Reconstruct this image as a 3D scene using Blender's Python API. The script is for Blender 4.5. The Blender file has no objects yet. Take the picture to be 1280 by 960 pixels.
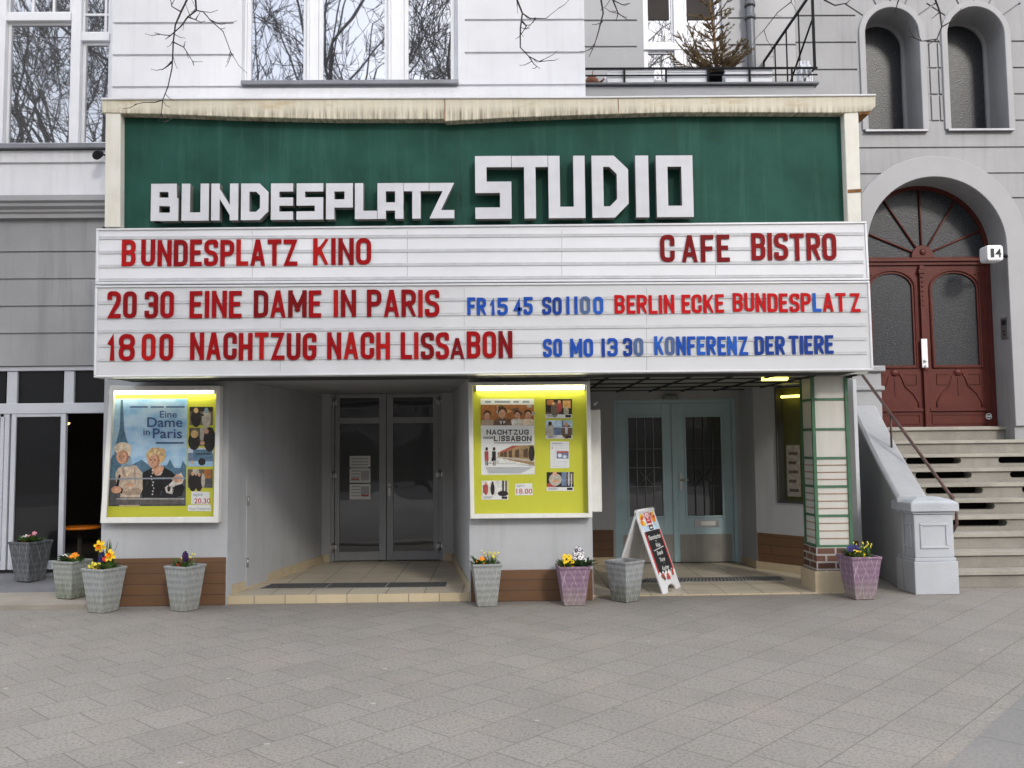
import bpy, bmesh, math, random
from mathutils import Vector, Matrix
R = math.radians
random.seed(7)
SC = bpy.context.scene
COL = SC.collection

# ------------------------------------------------------------------ camera
FPX, PITCH, ROLL, YAW = 1100.0, math.atan(76/1100.0), 0.0105, 0.015
CAM = Vector((0.0, -9.73, 1.70))
_f = Vector((math.sin(YAW)*math.cos(PITCH), math.cos(YAW)*math.cos(PITCH), math.sin(PITCH)))
_r0 = Vector((math.cos(YAW), -math.sin(YAW), 0))
_u0 = _r0.cross(_f)
CR = _r0*math.cos(ROLL) - _u0*math.sin(ROLL)
CU = _u0*math.cos(ROLL) + _r0*math.sin(ROLL)
cd = bpy.data.cameras.new('camera')
cd.sensor_width = 36.0
cd.lens = FPX/1280*36.0
cd.clip_start, cd.clip_end = 0.1, 600.0
cam = bpy.data.objects.new('camera', cd)
COL.objects.link(cam)
_m = Matrix((CR, CU, -_f)).transposed().to_4x4()
_m.translation = CAM
cam.matrix_world = _m
SC.camera = cam

# ------------------------------------------------------------------ world, sun, exposure
SUN_EL, SUN_AZ = R(31), R(25)         # azimuth: from straight behind the camera towards +X
W = bpy.data.worlds.new('World'); SC.world = W; W.use_nodes = True
wt = W.node_tree; wt.nodes.clear()
def wn(t, **k):
    n = wt.nodes.new(t)
    for a, b in k.items(): setattr(n, a, b)
    return n
sky = wn('ShaderNodeTexSky', sky_type='NISHITA', sun_disc=False)
sky.sun_elevation = SUN_EL
sky.sun_rotation = math.pi - SUN_AZ
sky.air_density, sky.dust_density, sky.ozone_density = 1.0, 2.5, 1.0
tc = wn('ShaderNodeTexCoord')
mp = wn('ShaderNodeMapping'); mp.inputs['Scale'].default_value = (1, 1, 2.2)
nz = wn('ShaderNodeTexNoise'); nz.inputs['Scale'].default_value = 2.3; nz.inputs['Detail'].default_value = 7; nz.inputs['Roughness'].default_value = .55
rp = wn('ShaderNodeValToRGB'); rp.color_ramp.elements[0].position = .36; rp.color_ramp.elements[1].position = .62
rp.color_ramp.elements[0].color = (.45, .45, .45, 1); rp.color_ramp.elements[1].color = (1, 1, 1, 1)
mx = wn('ShaderNodeMix', data_type='RGBA')
mx.inputs[7].default_value = (8.6, 8.9, 9.6, 1)
bg = wn('ShaderNodeBackground'); bg.inputs['Strength'].default_value = 0.145
wo = wn('ShaderNodeOutputWorld')
L = wt.links
L.new(tc.outputs['Generated'], mp.inputs['Vector']); L.new(mp.outputs['Vector'], nz.inputs['Vector'])
L.new(nz.outputs['Fac'], rp.inputs['Fac']); L.new(rp.outputs['Color'], mx.inputs[0])
L.new(sky.outputs['Color'], mx.inputs[6]); L.new(mx.outputs[2], bg.inputs['Color']); L.new(bg.outputs['Background'], wo.inputs['Surface'])
sd = bpy.data.lights.new('sun', 'SUN'); sd.energy = 1.5; sd.angle = R(8); sd.color = (1, .95, .87)
so = bpy.data.objects.new('sun', sd); COL.objects.link(so)
_dir = Vector((-math.sin(SUN_AZ)*math.cos(SUN_EL), math.cos(SUN_AZ)*math.cos(SUN_EL), -math.sin(SUN_EL)))
so.rotation_euler = _dir.to_track_quat('-Z', 'Y').to_euler()
so.location = (6, -20, 25)
SC.view_settings.view_transform = 'Standard'; SC.view_settings.look = 'None'
SC.view_settings.gamma = 1.0; SC.view_settings.use_curve_mapping = False
SC.view_settings.exposure = 0.80
SC.render.engine = 'CYCLES'
SC.cycles.max_bounces = 7; SC.cycles.diffuse_bounces = 4; SC.cycles.glossy_bounces = 3
SC.cycles.transparent_max_bounces = 12; SC.cycles.caustics_reflective = False; SC.cycles.caustics_refractive = False
SC.cycles.use_denoising = True

# ------------------------------------------------------------------ picking points
def ray(px, py):
    return _f + CR*((px-640)/FPX) + CU*((480-py)/FPX)
def at(px, py, Y):
    d = ray(px, py); return CAM + d*((Y-CAM.y)/d.y)
def gnd(px, py, z):
    d = ray(px, py); return CAM + d*((z-CAM.z)/d.z)
def xat(px, py, Y): return at(px, py, Y).x
def zat(px, py, Y): return at(px, py, Y).z
def rect(px0, py0, px1, py1, Y):
    cx, cy = (px0+px1)/2, (py0+py1)/2
    return (xat(px0, cy, Y), zat(cx, py1, Y), xat(px1, cy, Y), zat(cx, py0, Y))   # x0,z0,x1,z1

# ------------------------------------------------------------------ materials
MATS = {}
def _tree(name):
    m = bpy.data.materials.new(name); m.use_nodes = True
    nt = m.node_tree; nt.nodes.clear()
    out = nt.nodes.new('ShaderNodeOutputMaterial')
    b = nt.nodes.new('ShaderNodeBsdfPrincipled')
    nt.links.new(b.outputs['BSDF'], out.inputs['Surface'])
    MATS[name] = m
    return m, nt, b
class N:
    """small helper round a node tree"""
    def __init__(s, nt): s.nt = nt
    def n(s, t, ins=None, **k):
        q = s.nt.nodes.new(t)
        for a, b in k.items(): setattr(q, a, b)
        for a, b in (ins or {}).items():
            if hasattr(b, 'is_output'): s.nt.links.new(b, q.inputs[a])
            else: q.inputs[a].default_value = b
        return q
    def math(s, op, a, b=0.0, c=None):
        d = {0: a, 1: b}
        if c is not None: d[2] = c
        return s.n('ShaderNodeMath', d, operation=op).outputs[0]
    def mix(s, fac, a, b, blend='MIX'):
        return s.n('ShaderNodeMix', {0: fac, 6: a, 7: b}, data_type='RGBA', blend_type=blend).outputs[2]
    def ramp(s, fac, p0, p1, c0=(0, 0, 0, 1), c1=(1, 1, 1, 1)):
        q = s.n('ShaderNodeValToRGB', {'Fac': fac}); e = q.color_ramp.elements
        e[0].position, e[1].position = p0, p1; e[0].color, e[1].color = c0, c1
        return q.outputs['Color']
    def coord(s, scale=(1, 1, 1), rot=(0, 0, 0), kind='Object'):
        c = s.n('ShaderNodeTexCoord')
        return s.n('ShaderNodeMapping', {'Vector': c.outputs[kind], 'Scale': scale, 'Rotation': rot}).outputs[0]
    def noise(s, vec, scale, detail=4, rough=.55):
        return s.n('ShaderNodeTexNoise', {'Vector': vec, 'Scale': scale, 'Detail': detail, 'Roughness': rough}).outputs['Fac']
    def bump(s, b, h, strength=.2, dist=.01):
        q = s.n('ShaderNodeBump', {'Height': h, 'Strength': strength, 'Distance': dist})
        s.nt.links.new(q.outputs[0], b.inputs['Normal'])
def c4(c, k=1.0): return (c[0]*k, c[1]*k, c[2]*k, 1)
def mat(name, col, rough=.65, var=.12, scale=3.0, bump=.0, bscale=90, metal=0.0, spec=.4, streak=None, streak_amt=.5, speck=0.0):
    if name in MATS: return MATS[name]
    m, nt, b = _tree(name); g = N(nt)
    v = g.coord()
    f = g.noise(v, scale, 5, .6)
    c = g.mix(g.ramp(f, .3, .7), c4(col, 1-var), c4(col, 1+var))
    if speck:
        s = g.noise(v, 160, 2, .6)
        c = g.mix(g.math('MULTIPLY', g.ramp(s, .52, .68), speck), c, c4(col, .45))
    if streak:
        sv = g.coord(scale=(9, 9, .7))
        sf = g.math('MULTIPLY', g.ramp(g.noise(sv, 1.0, 5, .65), .50, .74), streak_amt)
        c = g.mix(sf, c, c4(streak))
    nt.links.new(c, b.inputs['Base Color'])
    b.inputs['Roughness'].default_value = rough; b.inputs['Metallic'].default_value = metal
    b.inputs['Specular IOR Level'].default_value = spec
    if bump: g.bump(b, g.noise(v, bscale, 4, .6), bump, .01)
    return m
def emit(name, col, strength):
    m, nt, b = _tree(name)
    b.inputs['Base Color'].default_value = c4(col); b.inputs['Emission Color'].default_value = c4(col)
    b.inputs['Emission Strength'].default_value = strength
    return m
def dark_glass(name, tint=(.012, .013, .016), fac=.45, wobble=.012):
    m, nt, b = _tree(name); g = N(nt)
    b.inputs['Base Color'].default_value = c4(tint); b.inputs['Roughness'].default_value = .3
    gl = g.n('ShaderNodeBsdfGlossy', {'Color': (.93, .95, 1, 1), 'Roughness': .015})
    bp = g.n('ShaderNodeBump', {'Height': g.noise(g.coord(), 1.6, 1, .4), 'Strength': wobble, 'Distance': .2})
    nt.links.new(bp.outputs[0], gl.inputs['Normal'])
    mx = g.n('ShaderNodeMixShader', {0: fac, 1: b.outputs[0], 2: gl.outputs[0]})
    nt.links.new(mx.outputs[0], nt.nodes['Material Output'].inputs['Surface'])
    return m
def clear_glass(name, fac=.07, tint=(.985, .99, .99)):
    m, nt, b = _tree(name); g = N(nt); nt.nodes.remove(b)
    t = g.n('ShaderNodeBsdfTransparent', {'Color': c4(tint)})
    gl = g.n('ShaderNodeBsdfGlossy', {'Color': (1, 1, 1, 1), 'Roughness': .01})
    fr = g.n('ShaderNodeLayerWeight', {'Blend': .18})
    f2 = g.math('ADD', g.math('MULTIPLY', fr.outputs['Fresnel'], .5), fac)
    mx = g.n('ShaderNodeMixShader', {0: f2, 1: t.outputs[0], 2: gl.outputs[0]})
    nt.links.new(mx.outputs[0], nt.nodes['Material Output'].inputs['Surface'])
    return m
def tiles(name, col, mortar, w, h, gap, axes='xz', offset=.5, var=.12, rough=.4, bump=.4, rot=0.0, speck=0.0, wear=None):
    """brick pattern; axes tells which object axes run along and up the pattern"""
    m, nt, b = _tree(name); g = N(nt)
    c = g.n('ShaderNodeTexCoord')
    sp = g.n('ShaderNodeSeparateXYZ', {0: c.outputs['Object']})
    cb = g.n('ShaderNodeCombineXYZ', {0: sp.outputs['xyz'.index(axes[0])], 1: sp.outputs['xyz'.index(axes[1])]})
    v = g.n('ShaderNodeMapping', {'Vector': cb.outputs[0], 'Rotation': (0, 0, rot)}).outputs[0]
    br = g.n('ShaderNodeTexBrick', {'Vector': v, 'Color1': c4(col, 1-var), 'Color2': c4(col, 1+var), 'Mortar': c4(mortar),
             'Scale': 1.0, 'Mortar Size': gap, 'Mortar Smooth': .15, 'Bias': 0.0, 'Brick Width': w, 'Row Height': h}, offset=offset)
    o = g.coord()
    cc = br.outputs['Color']
    if speck: cc = g.mix(g.math('MULTIPLY', g.ramp(g.noise(o, 2.6, 4, .6), .42, .66), .40), cc, g.mix(g.ramp(g.noise(o, .9, 3, .5), .4, .6), c4((col[0]*1.12, col[1]*1.0, col[2]*.92)), c4((col[0]*.86, col[1]*.88, col[2]*.93))))
    cc = g.mix(.35, cc, g.ramp(g.noise(o, 1.3, 6, .65), .3, .72, (.45, .45, .45, 1), (1, 1, 1, 1)), 'MULTIPLY')
    if speck: cc = g.mix(g.math('MULTIPLY', g.ramp(g.noise(o, 48, 5, .8), .47, .66), speck), cc, c4(col, .45)); cc = g.mix(g.math('MULTIPLY', g.ramp(g.noise(o, 62, 4, .8), .58, .70), speck*.6), cc, c4(col, 1.7))
    if speck: cc = g.mix(g.math('MULTIPLY', g.ramp(g.n('ShaderNodeTexVoronoi', {'Vector': o, 'Scale': 2.3}).outputs['Distance'], .035, .05, (1,1,1,1), (0,0,0,1)), .35*speck), cc, (.55,.53,.50,1))
    if wear: cc = g.mix(g.math('MULTIPLY', g.ramp(g.noise(o, .5, 5, .7), .52, .7), .5), cc, c4(wear))
    nt.links.new(cc, b.inputs['Base Color']); b.inputs['Roughness'].default_value = rough
    b.inputs['Specular IOR Level'].default_value = .35
    hgt = g.math('SUBTRACT', g.math('MULTIPLY', g.noise(o, 70, 3, .7), .25), br.outputs['Fac'])
    g.bump(b, hgt, bump, .006)
    return m
# ------------------------------------------------------------------ mesh builder
OFF = {}                                   # world offset of every parent
class MB:
    def __init__(s): s.v = []; s.f = []; s.m = []; s.sm = []; s.uv = None; s.xf = None
    def _add(s, vs, fs, mi=0, smooth=False):
        b = len(s.v)
        for p in vs: s.v.append(Vector(s.xf(*p)) if s.xf else Vector(p))
        for f in fs: s.f.append([b+i for i in f]); s.m.append(mi); s.sm.append(smooth)
    def box(s, x0, y0, z0, x1, y1, z1, mi=0):
        x0, x1 = min(x0, x1), max(x0, x1); y0, y1 = min(y0, y1), max(y0, y1); z0, z1 = min(z0, z1), max(z0, z1)
        s._add([(x0,y0,z0),(x1,y0,z0),(x1,y1,z0),(x0,y1,z0),(x0,y0,z1),(x1,y0,z1),(x1,y1,z1),(x0,y1,z1)],
               [(0,3,2,1),(4,5,6,7),(0,1,5,4),(1,2,6,5),(2,3,7,6),(3,0,4,7)], mi); return s
    def pbox(s, px0, py0, px1, py1, Y, depth, mi=0):
        x0, z0, x1, z1 = rect(px0, py0, px1, py1, Y); return s.box(x0, Y, z0, x1, Y+depth, z1, mi)
    def prism(s, pts, y0, y1, mi=0):       # pts: (x,z) counter-clockwise seen from -Y
        n = len(pts)
        a = sum(pts[i][0]*pts[(i+1)%n][1]-pts[(i+1)%n][0]*pts[i][1] for i in range(n))
        if a < 0: pts = pts[::-1]
        vs = [(x, y0, z) for x, z in pts]+[(x, y1, z) for x, z in pts]
        fs = [tuple(range(n)), tuple(range(2*n-1, n-1, -1))]+[(i, i+n, (i+1)%n+n, (i+1)%n) for i in range(n)]
        s._add(vs, fs, mi); return s
    def pprism(s, pxs, Y, depth, mi=0):
        return s.prism([(at(x, y, Y).x, at(x, y, Y).z) for x, y in pxs], Y, Y+depth, mi)
    def loft(s, rings, mi=0, smooth=True, cap=True, closed=True):
        n = len(rings[0]); vs = [p for r in rings for p in r]; fs = []
        for k in range(len(rings)-1):
            for i in range(n if closed else n-1):
                j = (i+1) % n
                fs.append((k*n+i, k*n+j, (k+1)*n+j, (k+1)*n+i))
        s._add(vs, fs, mi, smooth)
        if cap and closed:
            b = len(s.v)-len(vs)
            s.f.append([b+i for i in range(n-1, -1, -1)]); s.m.append(mi); s.sm.append(False)
            s.f.append([b+(len(rings)-1)*n+i for i in range(n)]); s.m.append(mi); s.sm.append(False)
        return s
    def tube(s, pts, r, n=8, mi=0, cap=True):
        pts = [Vector(p) for p in pts]; rs = r if isinstance(r, (list, tuple)) else [r]*len(pts)
        rings = []; up = None
        for i, p in enumerate(pts):
            t = (pts[min(i+1, len(pts)-1)]-pts[max(i-1, 0)])
            if t.length < 1e-9: t = Vector((0, 0, 1))
            t.normalize()
            if up is None: up = t.orthogonal().normalized()
            else:
                up = up - t*up.dot(t)
                up = up.normalized() if up.length > 1e-6 else t.orthogonal().normalized()
            w = t.cross(up)
            rings.append([tuple(p+(up*math.cos(a)+w*math.sin(a))*rs[i]) for a in [2*math.pi*k/n for k in range(n)]])
        return s.loft(rings, mi, n > 4, cap)
    def lathe(s, prof, cx, cy, n=20, mi=0, zb=0):
        return s.loft([[(cx+r*math.cos(2*math.pi*k/n), cy+r*math.sin(2*math.pi*k/n), zb+z) for k in range(n)] for r, z in prof], mi)
    def ball(s, c, r, n=10, mi=0, sq=(1, 1, 1)):
        c = Vector(c); rings = []
        for k in range(1, n//2+1):
            a = math.pi*k/(n//2+1)
            rings.append([(c.x+r*sq[0]*math.sin(a)*math.cos(2*math.pi*i/n), c.y+r*sq[1]*math.sin(a)*math.sin(2*math.pi*i/n), c.z-r*sq[2]*math.cos(a)) for i in range(n)])
        return s.loft(rings, mi)
    def poly(s, pts, mi=0): s._add(pts, [tuple(range(len(pts)))], mi); return s
    def mesh(s, me, fn, mi=0):
        s._add([fn(v.co) for v in me.vertices], [tuple(p.vertices) for p in me.polygons], mi); return s
    def build(s, name, mats, parent=None, bevel=0.0, seg=1, loc=None):
        me = bpy.data.meshes.new(name)
        off = OFF[parent.name] if parent else (Vector(loc) if loc else Vector((0, 0, 0)))
        me.from_pydata([tuple(v-off) for v in s.v], [], s.f)
        if not isinstance(mats, (list, tuple)): mats = [mats]
        for q in mats: me.materials.append(q)
        for i, p in enumerate(me.polygons): p.material_index = s.m[i]; p.use_smooth = s.sm[i]
        me.validate(); me.update()
        o = bpy.data.objects.new(name, me); COL.objects.link(o)
        if parent: o.parent = parent
        else: o.location = off
        OFF[o.name] = off
        if bevel:
            b = o.modifiers.new('bevel', 'BEVEL'); b.width = bevel; b.segments = seg; b.limit_method = 'ANGLE'; b.angle_limit = R(40)
        return o
def tag(o, label=None, cat=None, group=None, kind=None):
    if label: o['label'] = label
    if cat: o['category'] = cat
    if group: o['group'] = group
    if kind: o['kind'] = kind
    return o
def thing(name, loc, label, cat, group=None):
    o = bpy.data.objects.new(name, None); COL.objects.link(o); o.location = loc; o.empty_display_size = .2
    OFF[o.name] = Vector(loc)
    return tag(o, label, cat, group)
def evaluated(o):
    bpy.context.view_layer.update()
    dg = bpy.context.evaluated_depsgraph_get()
    return bpy.data.meshes.new_from_object(o.evaluated_get(dg))
def drop(o):
    d = o.data; bpy.data.objects.remove(o)
    if isinstance(d, bpy.types.Mesh): bpy.data.meshes.remove(d)
    else: bpy.data.curves.remove(d)
def plate(outer, holes, y0, y1, name, mats, parent, cuts=None, bevel=0, loc=None):
    """a wall slab in the XZ plane with holes of any outline, from y0 (front) to y1; cuts: an MB whose boxes are grooves"""
    cu = bpy.data.curves.new('tmp', 'CURVE'); cu.dimensions = '2D'; cu.fill_mode = 'BOTH'; cu.extrude = (y1-y0)/2
    for pts in [outer]+list(holes):
        sp = cu.splines.new('POLY'); sp.points.add(len(pts)-1); sp.use_cyclic_u = True
        for q, (x, z) in zip(sp.points, pts): q.co = (x, z, 0, 1)
    t = bpy.data.objects.new('tmp', cu); COL.objects.link(t)
    me = evaluated(t); drop(t)
    ym = (y0+y1)/2
    b = MB(); b.mesh(me, lambda c: (c.x, ym-c.z, c.y)); bpy.data.meshes.remove(me)
    o = b.build(name, mats, parent, loc=loc)
    bm = bmesh.new(); bm.from_mesh(o.data); bmesh.ops.remove_doubles(bm, verts=bm.verts, dist=1e-5)
    bmesh.ops.recalc_face_normals(bm, faces=bm.faces); bm.to_mesh(o.data); bm.free()
    if cuts:
        c = cuts.build('tmpcut', mats, parent, loc=loc)
        md = o.modifiers.new('b', 'BOOLEAN'); md.operation = 'DIFFERENCE'; md.object = c; md.solver = 'EXACT'; md.use_self = True
        nm = evaluated(o); o.modifiers.clear(); old = o.data; o.data = nm; nm.name = name
        bpy.data.meshes.remove(old); drop(c)
    if bevel:
        q = o.modifiers.new('bevel', 'BEVEL'); q.width = bevel; q.segments = 1; q.limit_method = 'ANGLE'; q.angle_limit = R(50)
    return o
def arch(x0, x1, z0, zs, n=24, rise=None):
    """outline of an arched opening: jambs x0..x1 from z0 to spring zs then half ellipse"""
    cx, rx = (x0+x1)/2, (x1-x0)/2; rz = rise or rx
    return [(x0, z0), (x1, z0)]+[(cx+rx*math.cos(math.pi*k/n), zs+rz*math.sin(math.pi*k/n)) for k in range(n+1)]
def rpts(x0, z0, x1, z1): return [(x0, z0), (x1, z0), (x1, z1), (x0, z1)]
def prect(px0, py0, px1, py1, Y): return rpts(*rect(px0, py0, px1, py1, Y))

# text from Blender's own font, fitted into a frame given by a function (u,v in 0..1 -> point)
TXT = {}
def text_mesh(t):
    if t in TXT: return TXT[t]
    cu = bpy.data.curves.new('tmp', 'FONT'); cu.body = t; cu.size = 1; cu.resolution_u = 3; cu.offset = .012
    o = bpy.data.objects.new('tmp', cu); COL.objects.link(o); me = evaluated(o); drop(o)
    xs = [v.co.x for v in me.vertices]; ys = [v.co.y for v in me.vertices]
    x0, x1, y0, y1 = min(xs), max(xs), min(ys), max(ys)
    for v in me.vertices: v.co = ((v.co.x-x0)/(x1-x0), (v.co.y-y0)/(y1-y0), 0)
    TXT[t] = me; return me
def ptext(mb, t, px0, py0, px1, py1, Y, mi, slant=0.0):
    me = text_mesh(t)
    h = py1-py0
    mb.mesh(me, lambda c: tuple(at(px0+(px1-px0)*c.x+slant*h*c.y, py1-h*c.y, Y)), mi)
def ppoly(mb, pts, Y, mi): mb.poly([tuple(at(x, y, Y)) for x, y in pts][::-1], mi)
def prct(mb, x0, y0, x1, y1, Y, mi): ppoly(mb, [(x0, y0), (x1, y0), (x1, y1), (x0, y1)], Y, mi)
def pell(mb, cx, cy, rx, ry, Y, mi, n=14): ppoly(mb, [(cx+rx*math.cos(2*math.pi*k/n), cy+ry*math.sin(2*math.pi*k/n)) for k in range(n)], Y, mi)

# stroke lettering: polylines in a unit box, third item = round that corner
r_ = 'r'
GL = {
 'A': [[(0,0),(.45,1)], [(.55,1),(1,0)], [(.2,.25),(.8,.25)]],
 'B': [[(0,0),(0,1)], [(.05,1),(1,1,r_),(1,.53,r_),(.05,.53)], [(.05,.53),(1,.53,r_),(1,0,r_),(.05,0)]],
 'C': [[(1,.7),(1,1,r_),(0,1,r_),(0,0,r_),(1,0,r_),(1,.3)]],
 'D': [[(0,0),(0,1),(1,1,r_),(1,0,r_),'c']],
 'E': [[(1,1),(0,1),(0,0),(1,0)], [(0,.52),(.82,.52)]],
 'F': [[(1,1),(0,1),(0,0)], [(0,.5),(.85,.5)]],
 'G': [[(1,.8),(1,1,r_),(0,1,r_),(0,0,r_),(1,0,r_),(1,.46),(.62,.46)]],
 'H': [[(0,0),(0,1)], [(1,0),(1,1)], [(0,.5),(1,.5)]],
 'I': [[(.5,0),(.5,1)]],
 'K': [[(0,0),(0,1)], [(1,1),(.05,.36)], [(.36,.6),(1,0)]],
 'L': [[(0,1),(0,0),(1,0)]],
 'M': [[(0,0),(0,1)], [(1,0),(1,1)], [(0,1),(.5,.28)], [(.5,.28),(1,1)]],
 'N': [[(0,0),(0,1)], [(1,0),(1,1)], [(0,1),(1,0)]],
 'O': [[(0,0,r_),(0,1,r_),(1,1,r_),(1,0,r_),'c']],
 'P': [[(0,0),(0,1)], [(.05,1),(1,1,r_),(1,.46,r_),(.05,.46)]],
 'R': [[(0,0),(0,1)], [(.05,1),(1,1,r_),(1,.48,r_),(.05,.48)], [(.5,.48),(1,0)]],
 'S': [[(1,.84),(1,1,r_),(0,1,r_),(0,.54,r_),(1,.47,r_),(1,0,r_),(0,0,r_),(0,.16)]],
 'T': [[(0,1),(1,1)], [(.5,1),(.5,0)]],
 'U': [[(0,1),(0,0,r_),(1,0,r_),(1,1)]],
 'Z': [[(0,1),(1,1),(0,0),(1,0)]],
 '0': [[(0,0,r_),(0,1,r_),(1,1,r_),(1,0,r_),'c']],
 '1': [[(.0,.72),(.62,1),(.62,0)]],
 '2': [[(0,.82),(0,1,r_),(1,1,r_),(1,.6,r_),(0,0),(1,0)]],
 '3': [[(0,.85),(0,1,r_),(1,1,r_),(1,.52,r_),(.45,.52)], [(.45,.52),(1,.52,r_),(1,0,r_),(0,0,r_),(0,.15)]],
 '4': [[(.72,0),(.72,1),(0,.3),(1,.3)]],
 '5': [[(1,1),(.05,1),(.05,.57),(1,.58,r_),(1,0,r_),(0,0,r_),(0,.15)]],
 '8': [[(0,.53,r_),(0,1,r_),(1,1,r_),(1,.53,r_),'c'], [(0,0,r_),(0,.53,r_),(1,.53,r_),(1,0,r_),'c']],
}
BIG = {
 'B': [[(0,0),(0,1)], [(.1,1),(.9,1),(.93,.52),(.1,.52)], [(.1,.52),(1,.5),(1,0),(.1,0)]],
 'S': [[(1,1),(0,1),(0,.5),(1,.5),(1,0),(0,0)]],
 'D': [[(0,0),(0,1),(1,1,r_),(1,0,r_),'c']],
 'O': [[(0,0),(0,1),(1,1),(1,0),'c']],
 'U': [[(0,1),(0,0),(1,0),(1,1)]],
 'P': [[(0,0),(0,1)], [(.1,1),(1,1),(1,.42),(.1,.42)]],
 'A': [[(0,0),(0,1),(1,1),(1,0)], [(0,.3),(1,.3)]],
 'E': [[(1,1),(0,1),(0,0),(1,0)], [(0,.5),(1,.5)]],
}
def strokes(ch, w, h, t, rad, seg=4, font=GL):
    """list of (left, right, closed) offset outlines for a glyph w x h with stroke t"""
    out = []
    for line in font.get(ch, GL.get(ch)):
        closed = line[-1] == 'c'
        pl = [p for p in line if p != 'c']
        P = [Vector((t/2+p[0]*(w-t), t/2+p[1]*(h-t))) for p in pl]; n = len(P); path = []
        for i, p in enumerate(P):
            if len(pl[i]) == 3 and (closed or 0 < i < n-1):
                a, b = P[i-1], P[(i+1) % n]
                da, db = (a-p), (b-p); q = min(rad, da.length*.5, db.length*.5)
                s0, s1 = p+da.normalized()*q, p+db.normalized()*q
                for k in range(seg+1):
                    u = k/seg; path.append(s0*(1-u)**2+p*2*u*(1-u)+s1*u*u)
            else: path.append(p)
        dd_ = [path[0]]
        for p in path[1:]:
            if (p-dd_[-1]).length > 1e-5: dd_.append(p)
        if closed and (dd_[0]-dd_[-1]).length < 1e-5: dd_.pop()
        path = dd_
        if not closed:
            # square cap
            for e, q in ((0, 1), (-1, -2)):
                d = (path[e]-path[q]).normalized()
                k = t/2
                if abs(d.x) > .15 and abs(d.y) > .15: k = t*.6     # slanted ends: stay inside the box
                path[e] = path[e]+d*k
        m = len(path); Lf, Rt = [], []
        for i, p in enumerate(path):
            pa = path[i-1] if (i > 0 or closed) else None
            pb = path[(i+1) % m] if (i < m-1 or closed) else None
            d0 = (p-pa).normalized() if pa is not None else (pb-p).normalized()
            d1 = (pb-p).normalized() if pb is not None else d0
            n0, n1 = Vector((-d0.y, d0.x)), Vector((-d1.y, d1.x))
            b = n0+n1
            if b.length < 1e-4: b = n0
            b.normalize(); c = max(b.dot(n0), .42)
            cl = lambda v: Vector((min(max(v.x, 0), w), min(max(v.y, 0), h)))
            Lf.append(cl(p+b*(t/2/c))); Rt.append(cl(p-b*(t/2/c)))
        out.append((Lf, Rt, closed))
    return out
def glyph(mb, ch, w, h, t, fn, d0, d1, mi=0, rad=None, seg=4, font=GL, side=None):
    """extruded strokes; fn(u, v, d) -> world point; d0 front, d1 back"""
    for k, (Lf, Rt, closed) in enumerate(strokes(ch, w, h, t, rad if rad is not None else h*.2, seg, font)):
        e = d0+.0004*k; m = len(Lf); vs = []
        for a, b in zip(Lf, Rt): vs += [fn(a.x, a.y, e), fn(b.x, b.y, e), fn(a.x, a.y, d1), fn(b.x, b.y, d1)]
        fs = []; fs2 = []
        for i in range(m if closed else m-1):
            a, b = 4*i, 4*((i+1) % m)
            fs.append((a, a+1, b+1, b)); fs2 += [(a+2, b+2, b+3, a+3), (a, b, b+2, a+2), (a+1, a+3, b+3, b+1)]
        if not closed: fs2 += [(0, 2, 3, 1), (4*m-4, 4*m-3, 4*m-1, 4*m-2)]
        b0 = len(mb.v); mb._add(vs, fs, mi); mb._add([], [tuple(i-len(mb.v)+b0 for i in f) for f in fs2], mi if side is None else side)
# ------------------------------------------------------------------ material library
mat('white_stucco', (.68,.68,.70), .8, .06, 1.2, .25, 60, streak=(.50,.50,.51), streak_amt=.42)
mat('grey_stucco', (.30,.30,.308), .8, .10, 1.0, .3, 60, streak=(.18,.18,.185), streak_amt=.45)
mat('loggia_stucco', (.37,.37,.38), .8, .06, 1.0, .3, 60, streak=(.33,.33,.34), streak_amt=.3)
mat('pillar_paint', (.44,.45,.465), .75, .08, 1.4, .3, 80, streak=(.32,.325,.33), streak_amt=.4)
mat('surround_stucco', (.33,.33,.34), .8, .06, 1.2, .2, 60)
mat('trim_white', (.74,.745,.77), .45, .04, 3, .05, 40)
mat('frame_grey', (.50,.515,.56), .4, .05, 3, .03, 40)
mat('door_metal', (.33,.34,.36), .45, .07, 4, .05, 60)
mat('zinc', (.22,.22,.24), .45, .15, 4, .1, 30, metal=.5)
mat('soffit_dark', (.03,.03,.03), .9)
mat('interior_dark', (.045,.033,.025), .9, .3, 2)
mat('tan_tile', (.52,.43,.29), .5, .10, 5)
tiles('base_brick', (.17,.092,.048), (.115,.066,.04), 2.6, .115, .006, 'xz', .5, .07, .5, .5, wear=(.12,.07,.045))
tiles('column_brick', (.125,.06,.04), (.42,.39,.36), .215, .082, .011, 'xz', .5, .3, .6, .6)
tiles('column_brick_side', (.125,.06,.04), (.42,.39,.36), .215, .082, .011, 'yz', .5, .3, .6, .6)
tiles('floor_tiles', (.62,.55,.43), (.20,.17,.14), .42, .42, .007, 'xy', 0.0, .08, .38, .3, speck=.12, wear=(.30,.27,.22))
tiles('step_tiles', (.58,.48,.32), (.28,.24,.18), .335, .3, .006, 'xz', 0.0, .06, .42, .3)
tiles('pavers', (.298,.275,.244), (.17,.155,.137), .36, .36, .0045, 'xy', .5, .06, .88, .5, rot=R(-46), speck=1.0, wear=(.20,.178,.15))
mat('asphalt', (.05,.05,.052), .9, .15, 2, .4, 120)
tiles('slab_dark', (.235,.225,.212), (.15,.142,.13), .7, .5, .005, 'xy', .5, .06, .85, .5, rot=R(-46), speck=.5)
mat('terrace_concrete', (.30,.27,.225), .9, .18, 1.5, .4, 70, speck=.4)
mat('terrace_asphalt', (.15,.15,.16), .9, .15, 2, .4, 100, speck=.3)
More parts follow.
